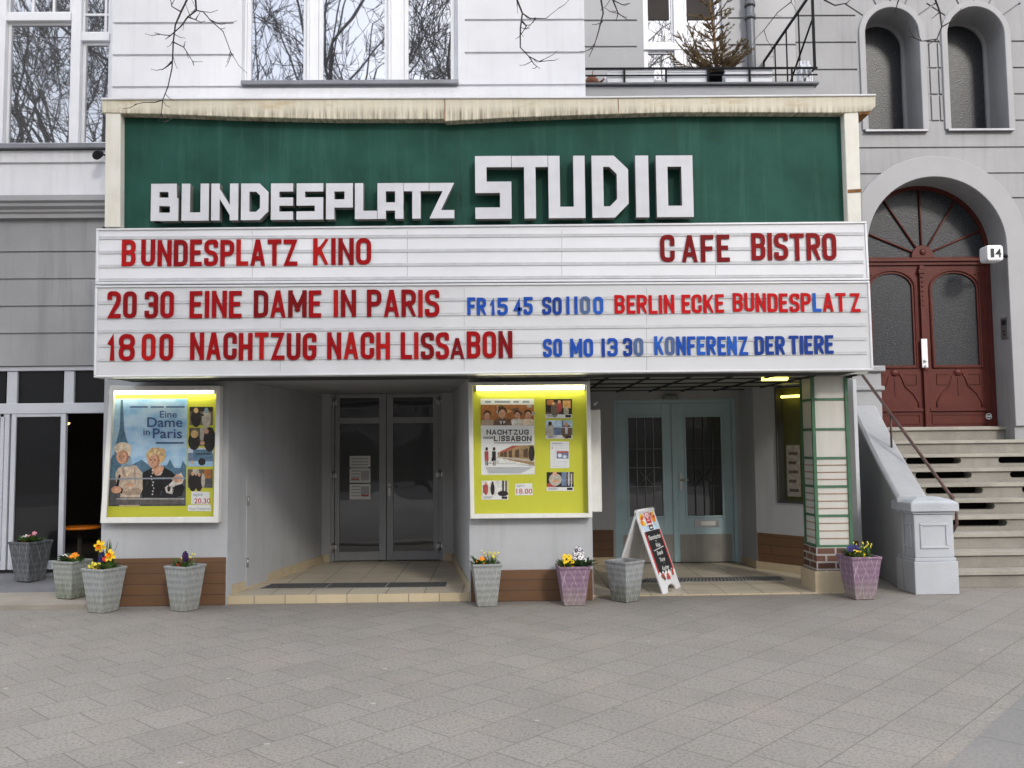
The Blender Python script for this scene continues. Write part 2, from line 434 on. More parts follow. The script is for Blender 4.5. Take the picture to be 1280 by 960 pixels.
mat('stair_stone', (.26,.245,.215), .85, .16, 2.2, .5, 60, speck=.45, streak=(.20,.18,.15), streak_amt=.55)
mat('tread_stone', (.34,.32,.275), .8, .18, 2.2, .4, 60, speck=.4)
mat('parapet_grey', (.36,.365,.375), .75, .1, 1.5, .35, 50, streak=(.27,.27,.28), streak_amt=.3)
mat('newel_grey', (.44,.46,.49), .7, .1, 1.6, .3, 50)
mat('black_void', (.004,.004,.004), 1.0)
mat('rail_brown', (.10,.055,.045), .45, .2, 8)
mat('red_wood', (.088,.022,.017), .42, .18, 5, .15, 40, spec=.2, streak=(.10,.02,.016), streak_amt=.4)
mat('red_wood_deep', (.10,.02,.015), .45, .15, 5)
mat('brass_plate', (.55,.52,.46), .35, .1, 5, metal=.8)
mat('steel', (.5,.5,.5), .35, .1, 5, metal=.9)
mat('blue_paint', (.42,.57,.61), .42, .07, 3, .08, 40)
mat('kick_plate', (.34,.33,.30), .4, .12, 4, metal=.5, streak=(.15,.14,.13))
mat('grille', (.22,.23,.23), .5, .1, 5)
mat('grille_dim', (.055,.056,.055), .6, .1, 5)
mat('mat_rubber', (.20,.20,.20), .9, .3, 14, .5, 120)
mat('cream_metal', (.64,.595,.47), .6, .09, 3, .15, 40)
m_ = M_ = MATS['cream_metal']; nt_ = m_.node_tree; g_ = N(nt_); b_ = [n for n in nt_.nodes if n.type == 'BSDF_PRINCIPLED'][0]
old_ = b_.inputs['Base Color'].links[0].from_socket
dr_ = g_.ramp(g_.noise(g_.coord(scale=(30, 8, 1.6)), 1.0, 5, .7), .40, .66)
sp_ = g_.n('ShaderNodeSeparateXYZ', {0: g_.n('ShaderNodeTexCoord').outputs['Object']})
band_ = g_.n('ShaderNodeMapRange', {0: g_.math('ADD', sp_.outputs[2], g_.math('MULTIPLY', g_.noise(g_.coord(scale=(2,2,2)), 1.0, 3, .6), .10)), 1: 2.66, 2: 2.74, 3: 1.0, 4: .18}).outputs[0]
c1_ = g_.mix(g_.math('MULTIPLY', g_.math('MULTIPLY', dr_, band_), 1.0), old_, (.20,.16,.11,1))
bl_ = g_.ramp(g_.noise(g_.coord(scale=(1.3,1.3,4)), 1.6, 5, .7), .56, .72)
c2_ = g_.mix(g_.math('MULTIPLY', bl_, .55), c1_, (.40,.25,.09,1))
nt_.links.new(c2_, b_.inputs['Base Color'])
mat('post_white', (.70,.68,.61), .55, .08, 3, .1, 40, streak=(.55,.45,.28), streak_amt=.5)
mat('green_panel', (.019,.074,.055), .6, .30, 1.6, .1, 60, spec=.12, streak=(.045,.13,.10), streak_amt=.5)
mat('letter_face', (.60,.60,.63), .5, .07, 4, .1, 30)
mat('letter_side', (.20,.20,.19), .6, .15, 6, streak=(.22,.17,.08))
mat('board_white', (.72,.725,.75), .35, .04, 1.5)
mat('board_grey', (.60,.605,.62), .35, .05, 1.5)
mat('board_rail', (.53,.535,.55), .35, .1, 8)
mat('board_seam', (.33,.33,.34), .6)
mat('alu_frame', (.68,.685,.70), .35, .06, 6, metal=.25)
for k, c in enumerate([(.29,.004,.006), (.17,.004,.006), (.37,.009,.008), (.22,.004,.006)]): mat('red_%d' % k, c, .45, .12, 9, spec=.12)
for k, c in enumerate([(.014,.07,.36), (.012,.045,.25), (.02,.10,.43), (.075,.12,.25)]): mat('blue_%d' % k, c, .45, .12, 9, spec=.12)
mat('red_bright', (.46,.006,.008), .45, .06, 9, spec=.12)
mat('lime', (.60,.60,.05), .6, .04, 2)
mat('case_white', (.76,.76,.73), .4, .05, 6, streak=(.60,.52,.38), streak_amt=.35)
emit('tube', (1, .97, .80), 8.0)
emit('tube_dim', (1, .95, .55), 2.2)
emit('yellow_glow', (1, .85, .15), 2.6)
dark_glass('window_glass', (.012,.013,.016), .48, .006)
dark_glass('window_glass_dull', (.055,.055,.058), .36, .007)
dark_glass('shop_glass', (.003,.003,.004), .03, .02)
dark_glass('door_glass', (.004,.004,.005), .08, .03)
clear_glass('case_glass', .003)
m_, nt_, b_ = _tree('frosted_glass'); g_ = N(nt_)
v_ = g_.coord()
vo_ = g_.n('ShaderNodeTexVoronoi', {'Vector': v_, 'Scale': 60.0})
nt_.links.new(g_.ramp(vo_.outputs['Distance'], .15, .9, (.012,.013,.016,1), (.045,.049,.056,1)), b_.inputs['Base Color'])
b_.inputs['Roughness'].default_value = .35; b_.inputs['Specular IOR Level'].default_value = .3; g_.bump(b_, vo_.outputs['Distance'], .2, .01)
mat('paper', (.80,.80,.79), .7, .03, 6)
mat('paper_print', (.45,.46,.47), .7, .25, 60)
mat('print_red', (.55,.05,.05), .7)
mat('print_grey', (.30,.33,.38), .7)
mat('ink', (.02,.02,.022), .6)
mat('wood_orange', (.85,.24,.02), .3, .1, 5)
mat('gutter', (.10,.105,.115), .45, .15, 8, metal=.3)
mat('black_iron', (.008,.008,.010), .6, spec=.12)
mat('planter_white', (.72,.73,.77), .5, .05, 5)
mat('bark', (.045,.037,.032), .9, .3, 6, .5, 40)
mat('terracotta', (.20,.085,.05), .8, .2, 9)
mat('soil', (.03,.022,.016), 1, .4, 20, .8, 60)
mat('fir_needles', (.105,.095,.045), .8, .45, 8)
mat('fir_brown', (.17,.10,.045), .8, .4, 8)
mat('leaf', (.075,.14,.032), .6, .35, 12)
mat('leaf_dark', (.04,.08,.03), .6, .35, 12)
mat('stalk', (.085,.14,.045), .6, .2, 12)
for n_, c in dict(petal_yellow=(.85,.58,.015), petal_pale=(.85,.74,.10), petal_orange=(.85,.26,.01), petal_red=(.62,.03,.02), petal_white=(.8,.78,.78),
                  petal_pink=(.72,.25,.32), petal_purple=(.055,.02,.10), petal_blue=(.03,.03,.16), petal_eye=(.05,.015,.01)).items(): mat(n_, c, .6, .12, 30)
M = MATS

# ------------------------------------------------------------------ ground
b = MB(); b.poly([(-90,-90,0),(90,-90,0),(90,60,0),(-90,60,0)]); tag(b.build('pavement', M['pavers']), kind='structure', label='grey diagonal concrete paving in front of the cinema')
b = MB(); b.poly([(-90,-60,.004),(90,-60,.004),(90,-14.5,.004),(-90,-14.5,.004)]); tag(b.build('road', M['asphalt']), kind='structure', label='asphalt road behind the photographer')
q = [gnd(1163,975,.004), gnd(1300,850,.004), gnd(1420,900,.004), gnd(1300,1000,.004)]
b = MB(); b.poly([tuple(p) for p in q]); tag(b.build('paving_strip', M['slab_dark']), kind='structure', label='darker bluish paving slabs at the right')

# ------------------------------------------------------------------ plan of the street front (all in metres)
PZ0 = 2.46
ZC = 2.44                                     # soffit over the recesses
XL0 = at(128, 600, 0).x                       # left pillar
XL1 = at(284, 700, 0).x
RL, RR = at(402, 640, 2.7).x, at(567, 640, 2.7).x
XM0, XM1 = at(587, 690, 0).x, at(741, 690, 0).x
FL = .095                                     # left entrance floor
FR = .02                                     # right entrance floor
HW = 2.6                                      # plane of the stair house and of the loggia wall
XR = xat(731, 60, 0)                          # right edge of the white block

house = thing('apartment_building', (XM0, 0, 0), 'white and grey stuccoed building with a cinema at street level', 'building')
# upper white block
XW0 = xat(140, 80, 0)
ow = prect(303, -130, 572, 101, 0)
cuts = MB()
for py, x0, x1 in ((29,XW0,xat(292,29,0)), (69,XW0,xat(292,69,0)), (108,XW0,XR), (25,xat(581,26,0),XR), (66,xat(581,66,0),XR), (106.5,xat(574,106,0),XR)):
    z = zat((x0+x1)*55+640, py, 0)
    cuts.box(x0-.3 if x0 == XW0 else x0, -.1, z-.016, x1+.3 if x1 == XR else x1, .022, z+.016)
for k in range(1, 6):
    z = zat(430, 29, 0)+k*.37
    cuts.box(XW0-.3, -.1, z-.016, xat(292,29,0), .022, z+.016); cuts.box(xat(581,26,0), -.1, z-.016, XR+.3, .022, z+.016)
plate(rpts(XW0, 5.0, XR, 9.5), [ow], 0, .45, 'upper_wall', M['white_stucco'], house, cuts)
b = MB(); b.box(XW0, .06, ZC+.02, 4.15, .45, 4.98); b.build('wall_behind_sign', M['grey_stucco'], house)
b = MB(); b.pbox(140, 117, 731, 123, -.02, .1); b.build('wall_ledge', M['white_stucco'], house)
# triple window
def sash(parent, x0, z0, x1, z1, Y, fm, gm, fw=.035, d=.05, name='sash', bars=None):
    f = MB()
    f.box(x0, Y, z0, x0+fw, Y+d, z1); f.box(x1-fw, Y, z0, x1, Y+d, z1); f.box(x0+fw, Y, z0, x1-fw, Y+d, z0+fw); f.box(x0+fw, Y, z1-fw, x1-fw, Y+d, z1)
    for kind, v, w in (bars or []):
        if kind == 'v': f.box(v-w/2, Y+.004, z0+fw, v+w/2, Y+d-.004, z1-fw)
        else: f.box(x0+fw, Y+.006, v-w/2, x1-fw, Y+d-.006, v+w/2)
    f.box(x0+fw*.6, Y+d*.5, z0+fw*.6, x1-fw*.6, Y+d*.5+.006, z1-fw*.6, 1)
    return f.build(name, [fm, gm], parent, bevel=.004)
wy = .10
x0, z0, x1, z1 = rect(303, -130, 572, 101, 0)
f = MB()
f.box(x0, wy, z0, xat(308,60,wy), wy+.10, z1); f.box(xat(568.5,60,wy), wy, z0, x1, wy+.10, z1)
for a, c in ((384,398), (485.5,505)):
    xa, xc = xat(a,60,wy), xat(c,60,wy)
    f.box(xa, wy-.03, z0, xc, wy+.10, z1); f.box(xa+.035, wy-.045, z0+.005, xc-.035, wy-.028, z1)
win = f.build('window', M['trim_white'], house, bevel=.006)
for a, c in ((308,384), (398,485.5), (505,568.5)):
    sash(win, xat(a,60,wy)+.002, z0, xat(c,60,wy)-.002, z1, wy+.02, M['trim_white'], M['window_glass'], .045)
b = MB(); sx0, sz0, sx1, sz1 = rect(301, 100, 573, 105, -.04); b.box(sx0, -.05, sz0, sx1, .12, sz1); b.build('sill', M['zinc'], win, bevel=.005)

# left bay, set back
BY = 1.3
BX0, BX1 = -8.6, xat(142, 100, BY)
bay = [prect(-60, -130, 92, 182, BY), prect(101, -130, 150, 182, BY)]
bx0 = BX0
plate(rpts(BX0, zat(60,248,BY), BX1+.1, 9.5), [rpts(bay[0][0][0], bay[0][0][1], BX1+.05, bay[0][2][1])], BY, BY+.4, 'bay_wall', M['white_stucco'], house)
wy = BY+.02
f = MB()
zt, zb = zat(60,-130,wy), zat(60,181,wy)
f.box(xat(90,90,wy), wy-.05, zb, xat(102,90,wy), wy+.1, zt); f.box(xat(-10,90,wy), wy-.05, zb, xat(8,90,wy), wy+.1, zt); f.box(xat(138,90,wy), wy-.03, zb, BX1+.08, wy+.1, zt)
f.box(xat(8,22,wy), wy-.04, zat(50,27.5,wy), xat(90,22,wy), wy+.08, zat(50,17,wy)); f.box(xat(102,46,wy), wy-.03, zat(120,52,wy), xat(138,46,wy), wy+.08, zat(120,42,wy))
win = f.build('window', M['trim_white'], house, bevel=.006)
sash(win, xat(8,100,wy), zb, xat(90,100,wy), zat(50,27.5,wy), wy+.02, M['trim_white'], M['window_glass_dull'], .035)
sash(win, xat(102,100,wy), zb, xat(138,100,wy), zat(120,52,wy), wy+.02, M['trim_white'], M['window_glass_dull'], .04)
za = zat(50,17,wy); sash(win, xat(8,5,wy), za, xat(90,5,wy), za+.75, wy+.02, M['trim_white'], M['window_glass_dull'], .035, bars=[('v',xat(40,5,wy),.03),('v',xat(66,5,wy),.03)])
za = zat(120,42,wy); sash(win, xat(102,20,wy), za, xat(138,20,wy), za+.75, wy+.02, M['trim_white'], M['window_glass_dull'], .035, bars=[('v',xat(131,20,wy),.03),('h',zat(120,17,wy),.03)])
b = MB(); b.box(BX0, BY-.10, zat(60,188,BY), BX1, BY+.05, zat(60,182,BY)); b.build('sill', M['zinc'], win, bevel=.004)
b = MB(); z = zat(60,204,BY); b.box(BX0, BY-.03, z, BX1, BY, z+.16); b.build('string_course', M['white_stucco'], house, bevel=.008)
# cornice over the ground floor
b = MB(); zc0, zc1 = zat(60,274,BY), zat(60,249,BY)
prof = [(0,0),(-.07,0),(-.07,.05),(-.10,.07),(-.10,.10),(-.15,.13),(-.15,.17),(-.19,.19),(-.19,zc1-zc0),(0,zc1-zc0)]
b._add([(BX0, BY+y, zc0+z) for y, z in prof]+[(BX1, BY+y, zc0+z) for y, z in prof],
       [tuple(range(10)), tuple(range(19,9,-1))]+[(i,(i+1)%10,(i+1)%10+10,i+10) for i in range(10)])
b.build('cornice', M['surround_stucco'], house)
cuts = MB()
for py in (315,349,383,417):
    z = zat(60,py,BY); cuts.box(BX0-.1, BY-.1, z-.013, BX1+.3, BY+.018, z+.013)
plate(rpts(BX0, zat(60,457,BY), BX1+.1, zc0+.01), [], BY, BY+.4, 'ground_floor_wall', M['grey_stucco'], house, cuts)
# shop front of the cafe
sf = MB(); sy = BY+.05
zT, zM0, zM1, zB = zat(60,457,BY)-.004, zat(60,504,sy), zat(60,517,sy), zat(60,712,sy)
shop_floor = zB-.01
def vb(px0, px1, za, zb_, dy=0, d=.09): sf.box(xat(px0,600,sy), sy+dy, za, xat(px1,600,sy), sy+dy+d, zb_)
sf.box(BX0, sy-.02, zat(60,463.5,sy), XL0+.1, sy+.09, zT)
sf.box(BX0, sy-.01, zM0, XL0+.1, sy+.09, zM1)
for a, c in ((5,18),(77,89.5),(128,140)): vb(a, c, zM1+.001, zat(60,463.5,sy)-.001)
vb(-2, 3, zB, zM0-.001)
front = sf.build('shop_front', M['frame_grey'], house, bevel=.005)
g = MB(); zz = zat(60,463.5,sy)
for a, c in ((-70,5),(18,77),(89.5,128)): g.box(xat(a,480,sy), sy+.04, zM1, xat(c,480,sy), sy+.05, zz)
g.build('pane', M['shop_glass'], front)
def leaf(px0, px1, gp0, gp1, name='glass_door'):
    xa, xc, ga, gc = (xat(p,620,sy) for p in (px0,px1,gp0,gp1)); zt = zM0-.003
    gb, gt = zat(60,701,sy), zat(60,521,sy)
    q = MB(); q.box(xa, sy, zB, ga, sy+.06, zt); q.box(gc, sy, zB, xc, sy+.06, zt); q.box(ga, sy, zB, gc, sy+.06, gb); q.box(ga, sy, gt, gc, sy+.06, zt)
    o = q.build(name, M['frame_grey'], front, bevel=.005)
    return o, (ga, gb, gc, gt)
d1, gr = leaf(11.5, 80, 17.5, 73.5)
# the pane hangs in the shop front (deepest level allowed)
g = MB(); g.box(gr[0], sy+.025, gr[1], gr[2], sy+.033, gr[3]); g.build('pane', M['shop_glass'], front)
d2, gr = leaf(-75, 9, -70, 3.2)
g = MB(); g.box(gr[0], sy+.025, gr[1], gr[2], sy+.033, gr[3]); g.build('pane', M['shop_glass'], front)
# cafe room behind the open leaf
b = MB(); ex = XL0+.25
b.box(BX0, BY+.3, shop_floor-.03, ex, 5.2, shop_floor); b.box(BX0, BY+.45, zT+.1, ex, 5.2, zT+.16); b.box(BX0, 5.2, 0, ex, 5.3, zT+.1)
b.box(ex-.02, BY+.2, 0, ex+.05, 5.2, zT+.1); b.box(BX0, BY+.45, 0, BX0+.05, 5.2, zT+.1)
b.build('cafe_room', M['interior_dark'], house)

b = MB(); b.box(-3.6, 2.87, 0, 4.2, 2.95, PZ0); b.build('door_blackout_panel', M['soffit_dark'], house)  # unseen dark panel added behind both doors, keeps light out of their gaps
# left pillar, recess, middle pillar
PZ = ZC+.02
b = MB()
b.box(XL0, 0, 0, XL1, .06, PZ); b.box(XL0, .06, 0, XL0+.2, BY+.3, PZ)
b.build('pillar', M['pillar_paint'], house)
def vpoly(plan, z0, z1, y=None):
    """walls following a plan polyline, 8 cm thick away from the viewer side"""
    q = MB()
    for (x0, y0), (x1, y1) in zip(plan[:-1], plan[1:]):
        d = Vector((x1-x0, y1-y0)); n = Vector((-d.y, d.x)).normalized()*.08
        ps = [(x0,y0),(x1,y1),(x1+n.x,y1+n.y),(x0+n.x,y0+n.y)]
        q._add([(x,y,z0) for x,y in ps]+[(x,y,z1) for x,y in ps], [(0,3,2,1),(4,5,6,7),(0,1,5,4),(1,2,6,5),(2,3,7,6),(3,0,4,7)])
    return q
vpoly([(XL1,0.004),(RL,2.7)], 0, PZ).build('recess_wall', M['pillar_paint'], house)
vpoly([(RR,2.7),(XM0,0.004)], 0, PZ).build('recess_wall', M['pillar_paint'], house)
dx0, dz0, dx1, dz1 = rect(413.5, 487.5, 553, 702.5, 2.72)
dz0 = FL+.004
b = MB(); b.box(RL-.06,2.7,0,dx0,2.85,PZ); b.box(dx1,2.7,0,RR+.06,2.85,PZ); b.box(dx0,2.7,dz1,dx1,2.85,PZ); b.build('recess_back_wall', M['pillar_paint'], house)
b = MB(); b.box(XM0, 0, 0, XM1, .06, PZ); b.box(XM1-.06, .06, 0, XM1, 2.7, PZ); b.build('pillar', M['pillar_paint'], house)
# brown brick base bands, cream skirting
b = MB(); b.box(xat(126,725,0), -.018, 0, XL1-.012, -.0005, zat(230,697,0)); b.build('brick_base', M['base_brick'], house, bevel=.004)
b = MB(); b.box(XM0+.01, -.018, 0, XM1-.008, -.0005, zat(660,712,0)); b.build('brick_base', M['base_brick'], house, bevel=.004)
vpoly([(XL1+.03,0.10),(RL+.025,2.67)], FL, FL+.10).build('skirting', M['tan_tile'], house)
for a, c in ((RL+.03, dx0-.02), (dx1+.02, RR-.02)):
    sk = MB(); sk.box(a, 2.685, FL, c, 2.6995, FL+.11); sk.build('skirting', M['tan_tile'], house)
vpoly([(RR-.025,2.67),(XM0-.025,.10)], FL, FL+.10).build('skirting', M['tan_tile'], house)
# service hatch in the left recess wall
def lw(t, z, o=0.0):                        # point on the left recess wall
    a, c = Vector((XL1,0,0)), Vector((RL,2.7,0)); d = (c-a).normalized(); n = Vector((d.y,-d.x,0))
    p = a+d*t+n*o; return (p.x, p.y, z)
hb = MB(); hb._add([lw(.42,FL+.02,.0), lw(1.10,FL+.02,0), lw(1.10,1.42,0), lw(.42,1.42,0), lw(.42,FL+.02,.018), lw(1.10,FL+.02,.018), lw(1.10,1.42,.018), lw(.42,1.42,.018)],
   [(0,3,2,1),(4,5,6,7),(0,1,5,4),(1,2,6,5),(2,3,7,6),(3,0,4,7)])
hatch = hb.build('service_hatch', M['pillar_paint'], house, bevel=.003)
for z in (1.05, .35):
    hb = MB(); hb.tube([lw(.43,z,.03), lw(.43,z+.1,.03)], .012); hb.build('hinge', M['steel'], hatch)
# left entrance floor
def slab(x0, x1, y0, y1, z, nm='entrance_floor', ymat='floor_tiles'):
    q = MB(); q.poly([(x0,y0,z),(x1,y0,z),(x1,y1,z),(x0,y1,z)]); q.poly([(x0,y0,0),(x1,y0,0),(x1,y0,z),(x0,y0,z)], 1); return q.build(nm, [M[ymat], M['step_tiles']])
SY = .06
o = slab(XL1+.005, XM0-.005, SY-.05, 2.85, FL); tag(o, kind='structure', label='cream tiled floor of the left cinema entrance')
o = slab(XM1+.005, 4.0, SY+.12, 2.85, FR); tag(o, kind='structure', label='cream tiled floor of the right cinema entrance')
# floors' grating mats
def doormat(p, z, label):
    q = MB(); P = [gnd(x, y, z) for x, y in p]
    q._add([tuple(v) for v in P]+[(v.x, v.y, z+.006) for v in P], [(3,2,1,0),(4,5,6,7),(0,1,5,4),(1,2,6,5),(2,3,7,6),(3,0,4,7)])
    for k in range(1, 40):
        a = P[0].lerp(P[1], k/40); c = P[3].lerp(P[2], k/40); d = (P[1]-P[0]).normalized()*.006
        q._add([(a.x-d.x,a.y,z+.0062),(a.x+d.x,a.y,z+.0062),(c.x+d.x,c.y,z+.0062),(c.x-d.x,c.y,z+.0062)], [(0,1,2,3)], 1)
    o = q.build('door_mat', [M['mat_rubber'], M['soffit_dark']], loc=(P[0].x, P[0].y, z)); tag(o, label, 'door mat', 'sunken entrance mats')
doormat([(325,736),(406,735.4),(414,729.5),(340,730.2)], FL, 'left one of the three sunken ribbed mats in the left entrance')
doormat([(407,735.4),(481,734.7),(486,728.8),(415,729.5)], FL, 'middle one of the three sunken ribbed mats in the left entrance')
doormat([(482,734.7),(557,733.8),(559,728),(487,728.8)], FL, 'right one of the three sunken ribbed mats in the left entrance')
doormat([(800,728.5),(982,725.5),(975,721),(806,723.2)], FR, 'wide dark ribbed mat in the right entrance behind the menu board')

# glazed double door of the left entrance
dr = MB(); dy = 2.74
xm = xat(483, 600, dy)
fr = MB(); fr.box(dx0, dy-.03, dz0, dx0+.05, dy+.08, dz1); fr.box(dx1-.05, dy-.03, dz0, dx1, dy+.08, dz1); fr.box(dx0+.05, dy-.03, dz1-.05, dx1-.05, dy+.08, dz1)
fr.build('door_frame', M['door_metal'], house, bevel=.004)
def metal_leaf(xa, xc, g0, g1, hx):
    q = MB(); t0, t1, m0, m1 = zat(483,521.5,dy), zat(483,497,dy), zat(483,689,dy), zat(483,529,dy); z0, z1 = dz0+.01, dz1-.053
    q.box(xa,dy,z0,g0,dy+.05,z1); q.box(g1,dy,z0,xc,dy+.05,z1)
    q.box(g0,dy,z0,g1,dy+.05,m0); q.box(g0,dy,m1,g1,dy+.05,t0); q.box(g0,dy,t1,g1,dy+.05,z1)
    d = q.build('door_leaf', M['door_metal'], house, bevel=.004)
    g = MB(); g.box(g0,dy+.02,m0,g1,dy+.028,m1); g.box(g0,dy+.02,t0,g1,dy+.028,t1); g.build('pane', M['door_glass'], d)
    for z in (z0+.19, (z0+z1)/2+.02, z1-.12):
        h = MB(); h.tube([(hx,dy-.045,z-.06),(hx,dy-.045,z+.06)], .018, 8); h.box(hx-.05,dy-.034,z-.03,hx+.05,dy-.0295,z+.03); h.build('hinge', M['steel'], d)
    return d
mid = (dx0+dx1)/2
l1 = metal_leaf(dx0+.053, xm-.004, xat(424.5,600,dy), xat(474,600,dy), dx0+.04)
l2 = metal_leaf(xm+.004, dx1-.053, xat(491.5,600,dy), xat(541.5,600,dy), dx1-.04)
h = MB(); hx, hz = xat(487,608,dy), zat(487,608.5,dy); h.box(hx-.016,dy-.012,hz-.13,hx+.016,dy-.0005,hz+.05); h.tube([(hx,dy-.005,hz),(hx,dy-.06,hz),(hx+.10,dy-.06,hz)], .01, 8); h.build('door_handle', M['steel'], l2)
for px0, py0, px1, py1, lab, kind in ((437,570,463,584,'topmost of the three paper notices taped to the glass door',0),(437,585.5,463,603.5,'middle of the three paper notices taped to the glass door, green pictured',1),(437,605,463,624,'lowest of the three paper notices taped to the glass door, red lined',2)):
    q = MB(); Y = dy+.016; q.pbox(px0, py0, px1, py1, Y, .003, 0)
    for k in range(4): prct(q, px0+2, py0+2.5+k*3.8, px1-(3 if kind == 0 else 13), py0+4+k*3.8, Y-.0012, 1)
    if kind: prct(q, px0+14, py0+3, px1-1.5, py1-3, Y-.0012, 1); prct(q, px0+(2 if kind == 1 else 14), py1-5.5, px0+(12 if kind == 1 else 24), py1-4, Y-.002, 2)
    c = at((px0+px1)/2, py1, Y); o = q.build('notice', [M['paper'], M['paper_print'], M['print_red']], loc=c); tag(o, lab, 'notice', 'paper notices on the glass door')
# right recess: back wall, angled wall
rb = at(926, 600, 2.7).x; A1 = at(947, 700, 2.1); A1 = Vector((A1.x, 2.1)); A2 = Vector((4.33, .95))
bx0_, bz0_, bx1_, bz1_ = rect(768, 499, 921, 697, 2.7)
b = MB(); b.box(XM1-.06,2.7,0,bx0_,2.85,PZ); b.box(bx1_,2.7,0,rb+.04,2.85,PZ); b.box(bx0_,2.7,bz1_,bx1_,2.85,PZ); b.build('recess_back_wall', M['pillar_paint'], house)
vpoly([(rb,2.72),(A1.x,A1.y)], 0, PZ).build('recess_wall', M['pillar_paint'], house)
AD = (A2-A1).normalized(); AN = Vector((AD.y, -AD.x)); AL = (A2-A1).length     # AN faces the viewer
if AN.y > 0: AN = -AN
def aw(t, z, o=0.0):
    p = A1+AD*t+AN*o; return (p.x, p.y, z)
def awbox(q, t0, z0, t1, z1, o0, o1, mi=0):
    q._add([aw(t0,z0,o0),aw(t1,z0,o0),aw(t1,z1,o0),aw(t0,z1,o0),aw(t0,z0,o1),aw(t1,z0,o1),aw(t1,z1,o1),aw(t0,z1,o1)], [(0,3,2,1),(4,5,6,7),(0,1,5,4),(1,2,6,5),(2,3,7,6),(3,0,4,7)], mi)
def aw_of(px, py):                          # pixel -> (t, z) on the angled wall
    d = ray(px, py); k = (Vector((A1.x-CAM.x, A1.y-CAM.y)).dot(AN))/(Vector((d.x, d.y)).dot(AN)); p = CAM+d*k
    return (Vector((p.x, p.y))-A1).dot(AD), p.z
ct0, cz1 = aw_of(968, 484); _, cz0 = aw_of(985, 629); ct1 = AL-.25
q = MB()
awbox(q, 0, 0, AL, cz0, 0, -.08); awbox(q, 0, cz1, AL, PZ, 0, -.08); awbox(q, 0, cz0, ct0, cz1, 0, -.08); awbox(q, ct1, cz0, AL, cz1, 0, -.08)
q.build('recess_wall', M['pillar_paint'], house)
q = MB(); zb_ = zat(985,668,1.8)
awbox(q, .02, FR, AL, zb_, .014, .0005); q.build('brick_base', M['base_brick'], house)
q = MB(); q.box(XM1+.002, 2.684, FR, bx0_-.03, 2.6995, zb_); q.build('brick_base', M['base_brick'], house)
q = MB(); q.box(XM1+.002, 2.66, FR, bx0_-.03, 2.6835, FR+.10); q.build('skirting', M['tan_tile'], house)
q = MB(); awbox(q, .0, FR, AL, FR+.10, .03, .0145)
d = Vector((A1.x-rb, A1.y-2.7)).normalized(); n = Vector((d.y,-d.x))*.02
n = -n if n.x > 0 else n
q._add([(rb+n.x,2.68+n.y,FR),(A1.x+n.x,A1.y+n.y,FR),(A1.x+n.x,A1.y+n.y,FR+.1),(rb+n.x,2.68+n.y,FR+.1),(rb,2.68,FR),(A1.x,A1.y,FR),(A1.x,A1.y,FR+.1),(rb,2.68,FR+.1)], [(0,1,2,3),(7,6,5,4),(3,2,6,7),(0,3,7,4),(1,5,6,2)])
q.build('skirting', M['tan_tile'], house)

# pale blue double door
dy = 2.73
fr = MB(); fw = .05; dzb = FR+.004
fr.box(bx0_,dy-.035,dzb,bx0_+fw,dy+.08,bz1_); fr.box(bx1_-fw,dy-.035,dzb,bx1_,dy+.08,bz1_); fr.box(bx0_+fw,dy-.035,bz1_-fw,bx1_-fw,dy+.08,bz1_)
fr.build('door_frame', M['blue_paint'], house, bevel=.006)
def blue_leaf(xa, xc, gp0, gp1, lab):
    g0, g1, gb, gt = xat(gp0,580,dy), xat(gp1,580,dy), zat(845,645,dy), zat(845,521.5,dy); z0, z1 = dzb+.01, bz1_-fw-.003; kp = zat(845,668,dy)
    q = MB(); q.box(xa,dy,z0,g0,dy+.05,z1); q.box(g1,dy,z0,xc,dy+.05,z1); q.box(g0,dy,z0,g1,dy+.05,gb); q.box(g0,dy,gt,g1,dy+.05,z1)
    for a in (g0-.028, g1): q.box(a,dy-.012,gb-.028,a+.028,dy-.0005,gt+.028)
    q.box(g0,dy-.012,gb-.028,g1,dy-.0005,gb); q.box(g0,dy-.012,gt,g1,dy-.0005,gt+.028)
    d = q.build('door_leaf', M['blue_paint'], house, bevel=.004)
    g = MB(); g.box(g0,dy+.028,gb,g1,dy+.036,gt); g.build('pane', M['door_glass'], d)
    k = MB(); k.box(xa+.06,dy-.006,z0,xc-.03,dy-.0005,kp); k.build('kick_plate', M['kick_plate'], d)
    gr = MB()
    for i in (1,2,3):
        x = g0+(g1-g0)*i/4; gr.box(x-.007,dy+.008,gb,x+.007,dy+.02,gt)
    for i in (1,2,3):
        z = gb+(gt-gb)*(.30+.19*(i-1)); gr.box(g0,dy+.010,z-.005,g1,dy+.018,z+.005)
    xm_, zc_ = (g0+g1)/2, gb+(gt-gb)*.39
    for s in (-1,1): gr.tube([(xm_-s*.11,dy+.006,zc_-.11),(xm_+s*.11,dy+.006,zc_+.11)], .006, 5)
    gr.build('grille', M['grille'] if lab == 'l' else M['grille_dim'], d)
    return d
xm = xat(843, 600, dy)
l1 = blue_leaf(bx0_+fw+.003, xm-.004, 786, 828, 'l'); l2 = blue_leaf(xm+.004, bx1_-fw-.003, 858, 902, 'r')
q = MB(); q.box(xm-.03,dy-.02,dzb+.01,xm+.03,dy-.0005,bz1_-fw-.01); q.build('astragal', M['blue_paint'], l2, bevel=.005)
q = MB(); hx, hz = xat(851,600,dy), zat(851,600,dy); q.box(hx-.02,dy-.014,hz-.14,hx+.02,dy-.0005,hz+.10); q.tube([(hx,dy-.01,hz),(hx,dy-.06,hz),(hx+.10,dy-.06,hz)], .011, 8); q.build('door_handle', M['steel'], l2)
